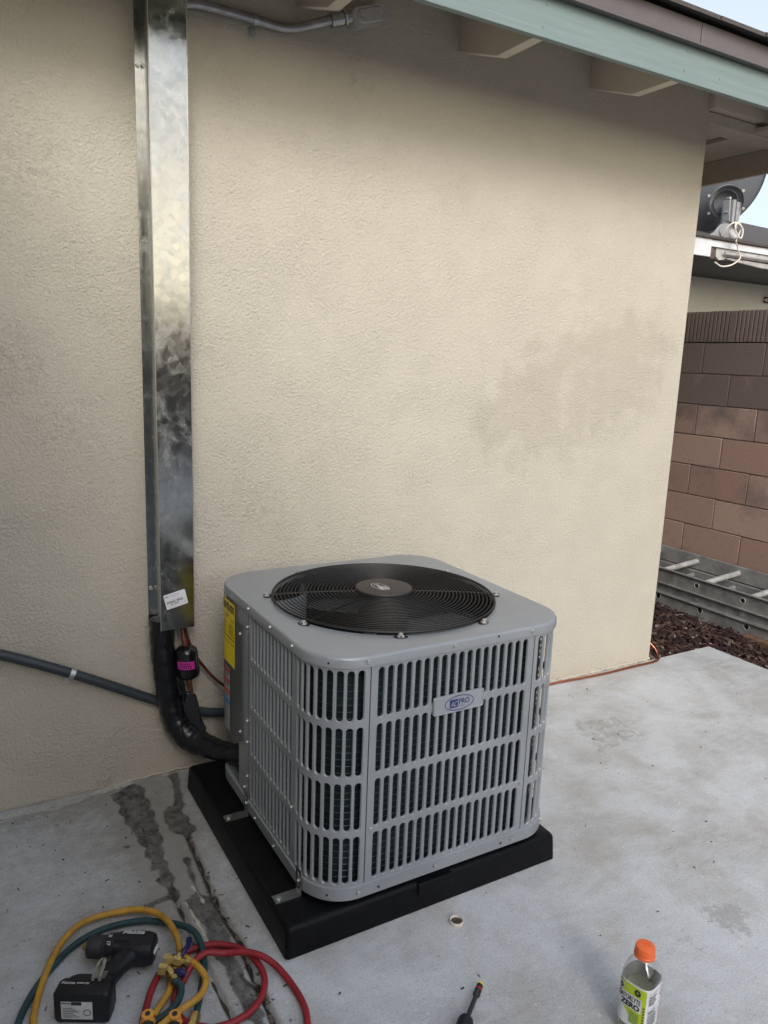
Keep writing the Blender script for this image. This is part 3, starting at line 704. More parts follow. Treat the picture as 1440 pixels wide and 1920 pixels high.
# service side: plain sheet, pointed cover
def sheet(b, s0, s1, zf, z1, off, n=14):
    for i in range(n):
        a, c_ = s0+(s1-s0)*i/n, s0+(s1-s0)*(i+1)/n
        b.add([body(a, zf(a), off), body(c_, zf(c_), off), body(c_, z1, off), body(a, z1, off)], [(0, 1, 2, 3)], 0, True)
b = MB(); sheet(b, -.463, -.378-G, lambda s: Z0, Z1, 0, 4); sheet(b, -1.3, -.463, lambda s: .285, Z1, 0, 30)
b.add([body(-.463, Z0), body(-.463, .285), body(-.463, .285, -.10), body(-.463, Z0, -.10)], [(0, 1, 2, 3)])
b.add([body(-.463, .285), body(-1.0, .285), body(-1.0, .285, -.12), body(-.463, .285, -.12)], [(0, 1, 2, 3)])
b.build('service_side', 'unit', ac, fix=False)
b = MB()
zf = lambda s: .272+max(0, abs(s+.500)-.002)*.55
sheet(b, -.66, -.42, zf, .690, .006, 26)
for s in (-.42,): b.add([body(s, zf(s), 0), body(s, .69, 0), body(s, .69, .006), body(s, zf(s), .006)], [(0, 1, 2, 3)])
b.build('service_cover', 'unitd', ac, fix=False)
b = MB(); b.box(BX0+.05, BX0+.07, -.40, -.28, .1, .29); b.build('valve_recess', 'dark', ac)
b = MB(); b.cyl((.80, -.36, .175), (.86, -.36, .175), .018, 12); b.cyl((.775, -.395, .205), (.83, -.395, .205), .008, 8); b.build('service_valve', 'brass', ac)
# stickers
def bfn(s0, z0, off): return lambda u, v: body(s0+u, z0+v, off)
fn = bfn(-.635, .530, .0075); b = MB(); put_rect(b, 0, .157, 0, .208, fn, 0, 14); eg = b.build('energy_label', 'yellow', ac, fix=False)
fn = bfn(-.635, .530, .0085); b = MB(); put_text(b, 'ENERGYGUIDE', .006, .176, .144, .024, fn, 0, .03)
b.add([fn(.088, .160), fn(.094, .152), fn(.100, .160)], [(0, 1, 2)]); put_rect(b, .0925, .0955, .158, .205, fn, 0)
for v in (.156, .150): put_rect(b, .055, .085, v, v+.0012, fn, 0, 3); put_rect(b, .118, .148, v-.004, v-.0028, fn, 0, 3)
put_rect(b, .004, .153, .088, .0905, fn, 0, 10); put_rect(b, .004, .147, .072, .0735, fn, 0, 10)
for i in range(7):
    put_rect(b, .05, .085-.01*(i % 3), .100+i*.005, .1012+i*.005, fn, 0, 3)
    put_rect(b, .100, .147-.006*(i % 2), .100+i*.0055, .1012+i*.0055, fn, 0, 3)
flat(b, 'label_print', 'ink', eg)
fn = bfn(-.63, .300, .0078); b = MB(); put_rect(b, 0, .105, 0, .215, fn, 0, 10); wl = b.build('warning_label', 'inkgrey', ac, fix=False)
fn = bfn(-.63, .300, .0086); b = MB()
for v in (.196, .160, .124): put_rect(b, .002, .103, v, v+.014, fn, 0, 8)
flat(b, 'red_band', 'redp', wl)
b = MB(); put_rect(b, .002, .103, .088, .104, fn, 0, 8); flat(b, 'blue_band', 'bluep', wl)
b = MB()
for i in range(9): put_rect(b, .01, .095-.01*(i % 3), .012+i*.008, .0135+i*.008, fn, 0, 6)
for v in (.150, .186, .114): put_rect(b, .01, .09, v, v+.003, fn, 0, 6)
flat(b, 'label_print', 'ink', wl)
# coil and its tubes
CI = .034
def cring(z, off, n=10):
    x0, x1, y0, y1, r = BX0+CI-off, BX1-CI+off, BY0+CI-off, BY1-CI+off, BR-.03+off
    return rring(x0, x1, y0, y1, r, z, n)
b = MB(); b.loft([cring(Z0, 0), cring(Z1-.01, 0)], True, False); b.loft([cring(Z0, -.03), cring(Z1-.01, -.03)], True, False); b.build('coil', 'coil', ac)
b = MB(); 
for k in range(33): b.tube(cring(.128+k*.0188, .0016, 8), .0012, 4, closed=True)
b.build('coil_tubes', 'tubes', ac, fix=False)
b = MB()   # interior: fan shroud, floor, motor
cx, cy, RR = 1.1505, -.609, .343
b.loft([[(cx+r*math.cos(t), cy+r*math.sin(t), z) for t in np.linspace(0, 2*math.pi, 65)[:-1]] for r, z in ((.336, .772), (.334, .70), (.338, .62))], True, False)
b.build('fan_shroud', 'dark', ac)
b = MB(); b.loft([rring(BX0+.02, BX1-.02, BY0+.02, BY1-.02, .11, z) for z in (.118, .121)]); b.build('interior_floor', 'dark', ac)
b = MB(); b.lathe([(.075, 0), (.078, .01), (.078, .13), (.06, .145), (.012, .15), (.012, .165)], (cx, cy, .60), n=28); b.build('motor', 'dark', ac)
for k in range(3):
    b = MB(); top = []; n1, n2 = 9, 12; a0 = R_(75+120*k)
    for i in range(n1):
        r = .07+(.320-.07)*i/(n1-1); wdt = R_(58+18*math.sin(i/(n1-1)*math.pi)); row = []
        for j in range(n2): t = a0+wdt*(j/(n2-1)-.5)+.25*(i/(n1-1)); row.append((cx+r*math.cos(t), cy+r*math.sin(t), .665+.055*(j/(n2-1)-.5)*(1.1-.4*i/(n1-1))+.012*math.sin(math.pi*j/(n2-1))))
        top.append(row)
    b.loft(top, False, False); o = b.build('fan_blade', 'blade', ac); sol = o.modifiers.new('s', 'SOLIDIFY'); sol.thickness = .002
# lid
LX0, LX1, LY0, LY1, LR = .7449, 1.5597, -1.0196, -.1895, .1326
LZ = .7788; N = 160
def lid_pt(t, ins, z):
    x0, x1, y0, y1, r = LX0+ins, LX1-ins, LY0+ins, LY1-ins, LR-ins
    d = Vector((math.cos(t), math.sin(t))); lo_, hi_ = 0, 1.0
    for _ in range(26):
        m_ = (lo_+hi_)/2; X, Y = cx+d.x*m_, cy+d.y*m_
        qx = max(x0+r-X, X-(x1-r), 0); qy = max(y0+r-Y, Y-(y1-r), 0)
        inside = x0 <= X <= x1 and y0 <= Y <= y1 and math.hypot(qx, qy) <= r
        if inside: lo_ = m_
        else: hi_ = m_
    return (cx+d.x*lo_, cy+d.y*lo_, z)
T = [2*math.pi*k/N for k in range(N)]
rings = [[(cx+r*math.cos(t), cy+r*math.sin(t), z) for t in T] for r, z in ((RR-.004, LZ-.014), (RR-.004, LZ-.003), (RR-.0015, LZ-.0005), (RR+.003, LZ))]
rings += [[(cx+.36*math.cos(t), cy+.36*math.sin(t), LZ) for t in T]] if False else []
rings += [[lid_pt(t, i_, z) for t in T] for i_, z in ((.010, LZ), (.0055, LZ-.0008), (.0018, LZ-.0035), (.0, LZ-.008), (.0, .7500), (.003, .7490), (.004, .752))]
b = MB(); b.loft(rings, True, False); b.build('top_lid', 'unit', ac)
# base pan rim
b = MB(); x0, x1, y0, y1 = BX0-.004, BX1+.004, BY0-.004, BY1+.004
b.loft([rring(x0+i, x1-i, y0+i, y1-i, .128-i, z, 14) for i, z in ((.012, .1005), (.004, .1005), (.0, .104), (.0, .139), (.004, .141), (.010, .141), (.012, .128))], True, True); b.build('base_pan', 'unit', ac)
for X, Y in ((.86, -.90), (1.44, -.90), (.86, -.31), (1.44, -.31)):
    b = MB(); b.cyl((X, Y, .086), (X, Y, .1005), .03, 14); b.build('rubber_foot', 'rubber', ac)
# fan guard
b = MB(); zg = LZ+.006
def gz(r): return zg+.014*(1-(r/RR)**2)**.6 if r < RR else zg
nr = 23
for k in range(nr):
    r = .088+(RR-.003-.088)*k/(nr-1); b.tube([(cx+r*math.cos(t), cy+r*math.sin(t), gz(r)) for t in T[::2]],   .0017 if k < nr-1 else .0036, 6, closed=True)
for k in range(8):
    a = R_(22.5+45*k); ca, sa = math.cos(a), math.sin(a)
    b.tube([(cx+r*ca, cy+r*sa, gz(r)-.0042) for r in (.05, .12, .19, .26, .31, RR-.004)], .003, 6)
    b.tube([(cx+(RR-.01)*ca, cy+(RR-.01)*sa, zg-.002), (cx+(RR+.008)*ca, cy+(RR+.008)*sa, LZ+.003), (cx+(RR+.024)*ca, cy+(RR+.024)*sa, LZ+.002)], .004, 6)
b.build('fan_guard', 'wire', ac, fix=False)
bolt0 = None
for k in range(8):
    a = R_(22.5+45*k); X, Y = cx+.3575*math.cos(a), cy+.3575*math.sin(a); ta = Vector((math.cos(a), math.sin(a), 0)); tb = Vector((-ta.y, ta.x, 0)); c0 = Vector((X, Y, LZ))
    b = MB(); b.poly([c0+tb*(.020*math.cos(t))+ta*(.0125*math.sin(t)-.002)+Vector((0, 0, .0004)) for t in T[::8]], (0, 0, .0008)); nt_ = b.build('guard_notch', 'dark', ac)
    b = MB(); b.cyl(c0+Vector((0, 0, .0012)), c0+Vector((0, 0, .0045)), .0098, 16); b.cyl(c0+Vector((0, 0, .0045)), c0+Vector((0, 0, .011)), .0058, 6, smooth=False); b.build('guard_bolt', 'lb', ac)
b = MB(); zc_ = gz(.088)-.002; b.lathe([(.060, -.012), (.070, -.010), (.084, 0), (.0875, .004), (.0880, .009), (.0862, .0118), (.080, .013), (.001, .0135)], (cx, cy, zc_), n=48); hub = b.build('hub_cap', 'hubc', ac)
hu = nrm((.0098, -.1164, 0)); hu = -hu; hv = Vector((-hu.y, hu.x, 0))
fn = plane_fn((cx-.014, cy-.002, zc_+.0142), hu, hv); b = MB(); put_ring(b, 0, 0, .040, .0215, .0022, fn)
vs_, fs_ = text2d('PRO', .02)
put_text(b, 'PRO', -.001, -.008, .031, .015, fn, 0, .01)
put_rect(b, -.029, -.003, -.013, .012, fn); flat(b, 'hub_logo', 'silver', hub)
fn = plane_fn((cx-.014, cy-.002, zc_+.0150), hu, hv); b = MB(); put_text(b, 'AC', -.027, -.008, .022, .015, fn, 0, .01, .3); flat(b, 'hub_letters', 'hubc', hub)
# name plate
b = MB()
def rr2(x0, x1, z0, z1, r, y, n=5):
    o = []
    for cx_, cz_, a in ((x1-r, z1-r, 0), (x0+r, z1-r, 90), (x0+r, z0+r, 180), (x1-r, z0+r, 270)):
        for k in range(n+1): t = R_(a+90*k/n); o.append((cx_+r*math.cos(t), y, cz_+r*math.sin(t)))
    return o
yN = BY0
b.loft([rr2(1.0745+i, 1.2385-i, .5745+i, .6265-i, .006, y) for i, y in ((0, yN-.0005), (0, yN-.006), (.0012, yN-.0078), (.0032, yN-.0080), (.0040, yN-.0066))]); npl = b.build('name_plate', 'plate', ac)
fn = plane_fn((1.1565, yN-.0067, .6005), (1, 0, 0), (0, 0, 1), .0007); b = MB(); put_ring(b, 0, 0, .0475, .0215, .0022, fn)
put_rect(b, -.031, -.0045, -.0120, .0115, fn); put_text(b, 'PRO', -.001, -.0055, .034, .0165, fn, 0, .016)
x = .002
while x < .018: d = random.uniform(.0007, .0018); put_rect(b, x, x+d, -.0105, -.0087, fn); x += d+.0006
flat(b, 'plate_logo', 'logoblue', npl)
fn = plane_fn((1.1565, yN-.0067, .6005), (1, 0, 0), (0, 0, 1), .0013); b = MB(); put_text(b, 'AC', -.0295, -.0085, .0235, .0150, fn, 0, .02, .35); flat(b, 'plate_letters', 'plate', npl)
# sheet metal screws
scr = None
def screw(s, z, off=.0):
    global scr
    p_ = body(s, z, off); q = body(s, z, off+.01); d = (q-p_).normalized()
    b = MB(); b.cyl(p_, p_+d*.0012, .0062, 12); b.cyl(p_+d*.0012, p_+d*.0048, .0042, 6, smooth=False); b.build('screw', 'screwm', ac)
for s, z in [(-.36, .766), (-.19, .766), (-.038, .766), (.196, .766), (.455, .766), (.72, .766), (.90, .766)]: screw(s, z, .0062)
for s, z in [(-.385, .70), (-.385, .40), (-.385, .33), (-.042, .305), (.222, .295), (.722, .295), (-.385, .215), (-.41, .165)]: screw(s, z, .0)
for s, z in [(-.43, .665), (-.43, .345)]: screw(s, z, .0065)
for s, z in [(-.30, .122), (-.15, .122), (.19, .122), (.43, .122), (.70, .122), (.85, .122)]: screw(s, z, .0065)
b = MB()
for s, z in [(.10, .762), (.11, .120), (.25, .120), (.66, .120), (.60, .7685)]:
    b = MB(); p_ = body(s, z, .0062 if z > .7 else .0065); d = (body(s, z, .03)-p_).normalized(); b.cyl(p_-d*.001, p_+d*.0008, .003, 8)
    b.build('punched_hole', 'dark', ac)
# hold down brackets
for y in (-.905, -.500):
    br = None; b = MB(); b.box(.677, .748, y-.017, y+.017, .0865, .0885); b.box(.7460, .7480, y-.017, y-.006, .0885, .160); b.box(.7460, .7480, y+.006, y+.017, .0885, .160); b.box(.7460, .7480, y-.006, y+.006, .0885, .100); b.box(.7460, .7480, y-.006, y+.006, .150, .160)
    br = b.build('hold_down_bracket', 'zinc', ac)
    b = MB(); b.cyl((.690, y, .0885), (.690, y, .0905), .0075, 14); b.cyl((.690, y, .0905), (.690, y, .095), .005, 6, smooth=False); b.build('bolt', 'screwm', br)
    b = MB(); b.cyl((.746, y, .125), (.742, y, .125), .005, 6); b.build('bolt', 'screwm', br)

# ================================================================ SMALL THINGS ON THE SLAB
b = MB(); b.lathe([(.019, -.03), (.019, .007), (.0185, .009), (.0165, .009), (.0160, .007), (.0155, -.03)], (1.126, -1.108, 0), n=24, caps=False)
ps = thing('pipe_stub', (1.126, -1.108, 0), 'cut off pale pipe end set in the slab in front of the pad', 'pipe')
b.build('rim', 'pipew', ps); b = MB(); b.cyl((1.126, -1.108, .0008), (1.126, -1.108, .003), .0165, 20); b.build('rust_fill', 'speck', ps)
ct = MB(); ct.tube(spline([(1.45, -.06, .012), (1.8, -.045, .008), (2.10, -.035, .008), (2.439, -.031, .008), (2.614, -.042, .008), (2.784, -.050, .008), (2.972, -.047, .008), (3.093, -.050, .008), (3.16, -.040, .010), (3.19, -.010, .016), (3.195, .02, .045), (3.175, .06, .075), (3.165, .12, .05), (3.16, .3, -.02)], 7), .006, 10)
tag(rehome(ct.build('copper_tube', 'copper')), 'thin copper tube lying along the foot of the stucco wall and round its corner', 'pipe')
db = chips(150, (-.1, .75), (-1.3, -.04), (-.002, .004), (.003, .014), (.002, .005), 'debris', 'speck')
tag(db, 'scattered grit, twigs and leaf bits on the left part of the slab', 'debris'); kind(db, 'stuff')
db = chips(90, (1.0, 3.5), (-1.6, -.1), (.001, .003), (.003, .012), (.002, .005), 'debris', 'speck')
tag(db, 'scattered specks of grit on the right part of the slab', 'debris'); kind(db, 'stuff')
# crumbled concrete beside the crack
b = MB()
for i in range(45):
    y = random.uniform(-1.25, -.40); X = np.interp(-y, [-p[1] for p in crackR], [p[0] for p in crackR])+random.gauss(0, .010); r = random.uniform(.0015, .0055)
    c0 = Vector((X, y, r*.3-.004)); ax_, ay_ = Vector((random.gauss(0, 1), random.gauss(0, 1), random.gauss(0, .4))).normalized(), None
    ay_ = ax_.cross(Vector((0, .2, 1))).normalized(); az_ = ax_.cross(ay_)
    b.obox(c0, ax_*r, ay_*r*random.uniform(.5, .9), az_*r*random.uniform(.4, .8))
kk = b.build('concrete_crumbs', 'mortar'); tag(kk, 'crumbled concrete bits along the long crack beside the pad', 'rubble'); kind(kk, 'stuff')

# hoses -----------------------------------------------------------
HR = .0081
def zs(pts, zl): return [(x, y, zl[min(i, len(zl)-1)] if isinstance(zl, list) else zl) for i, (x, y) in enumerate(pts)]
def fit(b, a, c, r, hex_=True): b.cyl(a, c, r, 6 if hex_ else 14, smooth=not hex_)
GH = 'gauge set hoses on the slab'
def hose(path, mat, label, r=HR):
    p0 = path[len(path)//2]; t = thing('refrigerant_hose', (p0[0], p0[1], 0), label, 'hose', GH)
    b = MB(); b.tube(spline(path, 8), r, 14); b.build('tubing', mat, t); return t
yA = hose(zs([(.085, -.99), (.09, -.942), (.092, -.922), (.109, -.862), (.137, -.794), (.176, -.725), (.222, -.68), (.269, -.663), (.319, -.666), (.367, -.686), (.404, -.729), (.426, -.781), (.433, -.833), (.432, -.875), (.426, -.915)], [.012]*4+[.018, .020, .018, .014, .012, .018, .028, .034, .036, .038, .040]), 'yhose', 'yellow hose arching over the drill in one large loop')
tA = hose(zs([(.04, -.97), (.059, -.926), (.076, -.886), (.105, -.837), (.144, -.79), (.197, -.741), (.254, -.716), (.311, -.712), (.375, -.73), (.425, -.762), (.461, -.804), (.481, -.858), (.483, -.91), (.472, -.961), (.456, -.999), (.432, -1.052), (.409, -1.095), (.395, -1.125)], [.010]*7+[.010, .012, .012, .020, .030, .022, .012, .010, .010]), 'ghose', 'dark green hose behind the large yellow loop, crossing the red hose')
b = MB(); fit(b, (.414, -1.085, .012), (.395, -1.12, .012), .013); fit(b, (.398, -1.115, .012), (.38, -1.15, .012), .016); b.build('brass_fitting', 'brass', tA)
yB = hose(zs([(.426, -.925), (.438, -.938), (.454, -.967), (.461, -1.001), (.455, -1.028), (.433, -1.056), (.403, -1.072), (.369, -1.084), (.335, -1.10), (.29, -1.12)], [.036, .034, .030, .028, .028, .030, .034, .036, .036]), 'yhose', 'short yellow hose curving right and back down from the upper brass fitting')
b = MB(); fit(b, (.386, -.917, .034), (.402, -.925, .034), .0150); fit(b, (.402, -.925, .034), (.407, -.928, .034), .0125, False); fit(b, (.407, -.928, .034), (.426, -.944, .034), .0125); fit(b, (.424, -.942, .034), (.434, -.951, .034), .0100, False); fit(b, (.432, -.949, .034), (.440, -.957, .034), .0115); fit(b, (.424, -.925, .042), (.417, -.938, .036), .0105); b.build('brass_fitting', 'brass', yB)
b = MB(); b.tube(spline([(.424, -.936, .045), (.434, -.926, .050), (.447, -.912, .050), (.455, -.893, .050)], 4), [.005]*3+[.0065]*7+[.0075]*3, 8); b.build('valve_lever', 'navy', yB)
yC = hose(zs([(.392, -.966), (.385, -.98), (.37, -1.002), (.346, -1.028), (.327, -1.052)], [.012, .012, .013, .015, .018]), 'yhose', 'straight piece of yellow hose running under the lower brass fitting to an orange knob')
tB = hose(zs([(.393, -.985), (.401, -.995), (.402, -1.012), (.389, -1.037), (.366, -1.056), (.336, -1.067), (.29, -1.08)], [.030, .028, .026, .024, .022, .020, .016]), 'ghose', 'short dark green hose curling left below the lower brass fitting')
b = MB(); fit(b, (.369, -.936, .030), (.385, -.945, .030), .0145); fit(b, (.385, -.945, .030), (.390, -.951, .030), .012, False); fit(b, (.388, -.949, .030), (.391, -.970, .030), .0115); fit(b, (.391, -.968, .030), (.393, -.979, .030), .0095, False); fit(b, (.393, -.977, .030), (.394, -.988, .030), .0115); fit(b, (.391, -.957, .030), (.410, -.948, .022), .010); b.build('brass_fitting', 'brass', tB)
b = MB(); b.tube([(.398, -.963, .034), (.404, -.968, .036), (.412, -.975, .036), (.421, -.982, .034)], [.006, .0085, .009, .008], 8); b.build('valve_lever', 'navy', tB)
r1 = hose(zs([(.285, -1.10), (.298, -1.063), (.317, -1.02), (.342, -.969), (.374, -.925), (.419, -.897), (.461, -.886), (.506, -.89), (.541, -.908), (.572, -.939), (.591, -.983), (.596, -1.033), (.586, -1.074), (.564, -1.107), (.531, -1.132), (.501, -1.14), (.474, -1.142), (.430, -1.135)], .010), 'rhose', 'red hose making the wide round loop beside the long crack')
r2 = hose(zs([(.618, -1.29), (.628, -1.237), (.644, -1.178), (.644, -1.112), (.631, -1.047), (.606, -1.006), (.571, -.974), (.528, -.948), (.485, -.94), (.448, -.952), (.416, -.978), (.389, -1.008), (.379, -1.038), (.382, -1.074), (.399, -1.104), (.44, -1.139)], [.010]*4+[.016, .026, .028, .022, .034, .030, .014, .010, .010]), 'rhose', 'red hose reaching out to the right beyond the other loops')
for nm, c0, d_, par in (('k', Vector((.312, -1.068, .030)), nrm((-.3, -1, 0)), yC), ('k', Vector((.366, -1.092, .026)), nrm((-.45, -1, 0)), yA)):
    b = MB(); sd_ = Vector((-d_.y, d_.x, 0)); b.tube([c0+d_*.002, c0+d_*.03, c0+d_*.07], [.013, .017, .016], 10); gp = b.build('grip', 'rubber', par)
    b = MB(); b.tube([c0+d_*(-.010), c0+d_*.004, c0+d_*.015], [.011, .0175, .015], 8); b.cyl(c0+Vector((0, 0, .012))+d_*.002, c0+Vector((0, 0, .019))+d_*.002, .014, 8)
    b.build('orange_cap', 'orangek', par)
    b = MB(); b.cyl(c0+Vector((0, 0, .019))+d_*.002, c0+Vector((0, 0, .0215))+d_*.002, .006, 6); b.build('hex_stem', 'rubber', par)

# drill -----------------------------------------------------------
a_ = nrm((.150, -.083, 0)); h_ = nrm((-.10, -.155, 0)); h_ = (h_-a_*h_.dot(a_)).normalized(); Zv = Vector((0, 0, 1))
if h_.y > 0: h_ = -h_
D0 = Vector((.262, -.812, .041))      # on the barrel axis, at the collar
dl = thing('cordless_drill', (.27, -.90, 0), 'black cordless drill driver lying on its side inside the hose loop', 'drill')
def dp(a, h, z=0.0): return D0+a_*a+h_*h+Zv*z
b = MB(); b.tube([dp(-.050, 0), dp(-.040, 0), dp(-.034, 0)], [.007, .012, .0165], 20); b.build('chuck_jaws', 'brass', dl)
b = MB(); b.tube([dp(-.036, 0), dp(-.033, 0), dp(-.002, 0), dp(.0, 0), dp(.003, 0), dp(.012, 0)], [.022, .0258, .0270, .0262, .0275, .0290], 28); b.build('chuck', 'rubber', dl)
b = MB(); b.tube([dp(.012, 0), dp(.014, 0), dp(.030, 0), dp(.033, 0)], [.0305, .0318, .0330, .0318], 30); col = b.build('torque_ring', 'drillb', dl)
def sq(c, rh, rz, e=2.6, n=28, ax1=None, ax2=None):
    o = []
    for k in range(n):
        t = 2*math.pi*k/n; cc_, ss = math.cos(t), math.sin(t)
        o.append(c+(ax1 or h_)*(rh*math.copysign(abs(cc_)**(2/e), cc_))+(ax2 or Zv)*(rz*math.copysign(abs(ss)**(2/e), ss)))
    return o
b = MB(); b.loft([sq(dp(a, c0, 0), rh, rz, e) for a, c0, rh, rz, e in ((.032, .001, .032, .032, 2.4), (.050, .002, .035, .0345, 2.8), (.080, .003, .037, .035, 3), (.112, .003, .036, .034, 3), (.126, .003, .032, .030, 3), (.130, .003, .026, .024, 2.6))])
mot = b.build('motor_housing', 'drillb', dl)
b = MB(); b.loft([sq(dp(a, h, z), ra, rz, 2.6, 24, a_, Zv) for a, h, z, ra, rz in ((.074, .020, 0, .040, .026), (.064, .042, 0, .029, .022), (.056, .065, 0, .0225, .020), (.048, .090, 0, .0215, .020), (.042, .108, 0, .024, .022), (.036, .122, 0, .034, .027))])
b.build('handle', 'drillb', dl)
b = MB(); b.loft([sq(dp(a, h, 0), ra, .010, 2.4, 16, h_, Zv) for a, h, ra in ((.050, .040, .012), (.036, .043, .014), (.026, .046, .012), (.022, .047, .007))]); b.build('trigger', 'rubber', dl)
b = MB(); b.loft([sq(dp(.045, .028, z), .012, .007, 2.4, 14, a_, h_) for z in (.020, .029)]); b.build('direction_switch', 'rubber', dl)
for k in range(4):
    b = MB(); b.obox(dp(.096+.007*k, .022-.001*k, .0325-.001*k), a_*.0016, h_*.006, Zv*.0012); b.build('vent_slot', 'dark', mot)
b = MB(); b.tube([dp(.036, .016, .0335), dp(.070, .019, .0345), (dp(.078, .040, .030)), dp(.066, .060, .0205)], .0010, 6); b.build('housing_seam', 'dark', mot)
# battery foot
def bring(h, a0, a1, z0, z1, r):
    o = []; q0, q1 = a0+r, a1-r; w0, w1 = z0+r, z1-r
    for ca, cz, an in ((q1, w1, 0), (q0, w1, 90), (q0, w0, 180), (q1, w0, 270)):
        for k in range(5): t = R_(an+22.5*k); o.append(dp(ca+r*math.cos(t), h, cz+r*math.sin(t)))
    return o
b = MB(); b.loft([bring(h, a0, a1, z0, z1, .010) for h, a0, a1, z0, z1 in ((.113, .014, .062, -.024, .024), (.119, -.022, .070, -.032, .032), (.130, -.032, .074, -.036, .036), (.138, -.034, .075, -.037, .037))]); foot = b.build('foot', 'drillb', dl)
b = MB(); b.loft([bring(h, a0, a1, z0, z1, .010) for h, a0, a1, z0, z1 in ((.1385, -.044, .074, -.038, .038), (.146, -.048, .076, -.040, .040), (.178, -.049, .076, -.040, .040), (.183, -.045, .073, -.037, .037), (.185, -.038, .068, -.030, .030))]); bat = b.build('battery', 'blackp', dl)
fn0 = lambda off: (lambda u, v: dp(-.030+u, .185+off, -.026+v))
b = MB(); put_rect(b, 0, .070, 0, .046, fn0(.0006)); lb_ = b.build('battery_label', 'silver', bat, fix=False)
b = MB(); fn = fn0(.0012); put_text(b, 'Makita', .002, .0395, .020, .0045, fn, 0, .02); put_rect(b, .023, .046, .037, .0455, fn); put_ring(b, .058, .018, .0085, .0085, .0018, fn, 0, 20)
for i in range(6): put_rect(b, .004, .040-.007*(i % 3), .006+i*.0045, .0072+i*.0045, fn)
flat(b, 'label_print', 'ink', lb_)
top = lambda off: (lambda u, v: dp(u, v, .040+off))
b = MB(); fn = lambda u, v: dp(-.038+u, .176-v, .0406); put_text(b, 'Makita', 0, .018, .030, .007, fn, 0, .02); [put_rect(b, .034+.0032*q, .0362+.0032*q, .0195, .0235, fn) for q in range(5)]; put_text(b, '18V', .052, .018, .010, .006, fn, 0, .02); flat(b, 'battery_writing', 'silver', bat)
b = MB(); fn = lambda u, v: dp(.047+u, .001-v*1.0+.0, .0355); put_text(b, 'Makita', 0, 0.012-.004, .054, .013, lambda u, v: dp(.048+u, .004-v, .0358), 0, .04, .25); flat(b, 'body_writing', 'silver', mot)
def cylfn(a0, r): return lambda u, v: dp(a0-0+v, r*math.sin(u/r), r*math.cos(u/r))
b = MB(); put_text(b, '20', -.004, .002, .009, .009, lambda u, v: dp(.014+v, .0335*math.sin(u/.0335), .0335*math.cos(u/.0335)), 0, .03)
put_text(b, '17', .016, .002, .009, .009, lambda u, v: dp(.014+v, .0335*math.sin(u/.0335), .0335*math.cos(u/.0335)), 0, .03); flat(b, 'ring_numbers', 'silver', col)
b = MB(); b.poly([dp(.128, -.020, -.012), dp(.1315, -.016, -.008), dp(.1315, .016, -.006), dp(.128, .020, .010), dp(.1255, .020, .022), dp(.1275, -.016, .020)], a_*.001); b.build('rear_sticker', 'label', mot)
# belt hook: a bent steel loop on the upper side of the foot
b = MB(); hk = [(.030, .150, .043), (.030, .146, .052), (.031, .126, .058), (.033, .108, .058), (.0385, .101, .058), (.044, .108, .058), (.046, .126, .057), (.0455, .146, .052), (.045, .150, .043)]
for p0, p1 in zip(hk, hk[1:]):
    q0, q1 = dp(*p0), dp(*p1); d = (q1-q0); sd_ = d.cross(Zv); sd_ = sd_.normalized() if sd_.length > 1e-6 else a_; up = d.cross(sd_).normalized()
    b.obox((q0+q1)/2, d*.53, sd_*.0034, up*.0010)
b.obox(dp(.038, .130, .040), a_*.016, h_*.011, Zv*.0012); b.build('belt_hook', 'zinc', dl)

# nut driver ------------------------------------------------------
nd = thing('nut_driver', (.95, -1.40, 0), 'black nut driver with red and yellow banded tip lying on the slab', 'screwdriver')
t0 = Vector((1.043, -1.325, .020)); dn = nrm((-.110, -.082, .0)); L_ = lambda a: t0+dn*a
b = MB(); b.tube([L_(.030), L_(.036), L_(.040), L_(.113)], [.0088, .0085, .0052, .0055], 16); b.build('shaft', 'rubber', nd)
b = MB(); b.tube([L_(.0), L_(.001), L_(.029), L_(.030)], [.0068, .0078, .0080, .0074], 18); sk = b.build('socket', 'drier', nd)
b = MB(); b.tube([L_(.0010), L_(.0045)], .0083, 18); b.build('yellow_band', 'yellow', nd)
b = MB(); b.tube([L_(.0145), L_(.022)], .0084, 18); b.build('red_band', 'rhose', nd)
b = MB(); b.tube([L_(.108), L_(.112), L_(.120), L_(.138), L_(.20)], [.010, .0160, .0185, .0180, .0165], 20); b.build('handle', 'drillb', nd)

# bottle ----------------------------------------------------------
bx, by = 1.298, -1.581
bt = thing('drink_bottle', (bx, by, 0), 'half empty clear drink bottle with orange cap and lime green label', 'bottle')
ang = R_(14)
def bsec(r, e, z, n=48, wave=0):
    o = []
    for k in range(n):
        t = 2*math.pi*k/n; c_, s__ = math.cos(t), math.sin(t); X = r*math.copysign(abs(c_)**(2/e), c_); Y = r*math.copysign(abs(s__)**(2/e), s__)
        o.append((bx+X*math.cos(ang)-Y*math.sin(ang), by+X*math.sin(ang)+Y*math.cos(ang), z))
    return o
b = MB(); shp = [(.030, 2.6, .002), (.036, 2.8, .006), (.0385, 3.0, .016), (.0385, 3.2, .030), (.0380, 3.4, .034), (.0378, 3.6, .145), (.0382, 3.4, .150), (.0388, 3.0, .156), (.0380, 2.8, .163), (.034, 2.5, .174), (.028, 2.3, .184), (.0215, 2.1, .192), (.0175, 2, .197), (.0170, 2, .204)]
b.loft([bsec(*q) for q in shp], True, False); o = b.build('shell', 'clear', bt); sol = o.modifiers.new('wall', 'SOLIDIFY'); sol.thickness = .0007
b = MB(); b.loft([bsec(r-.0022, e, z) for r, e, z in shp[:5]]+[bsec(.0355, 3.6, z) for z in (.06, .10, .112)]); b.build('drink', 'drink', bt)
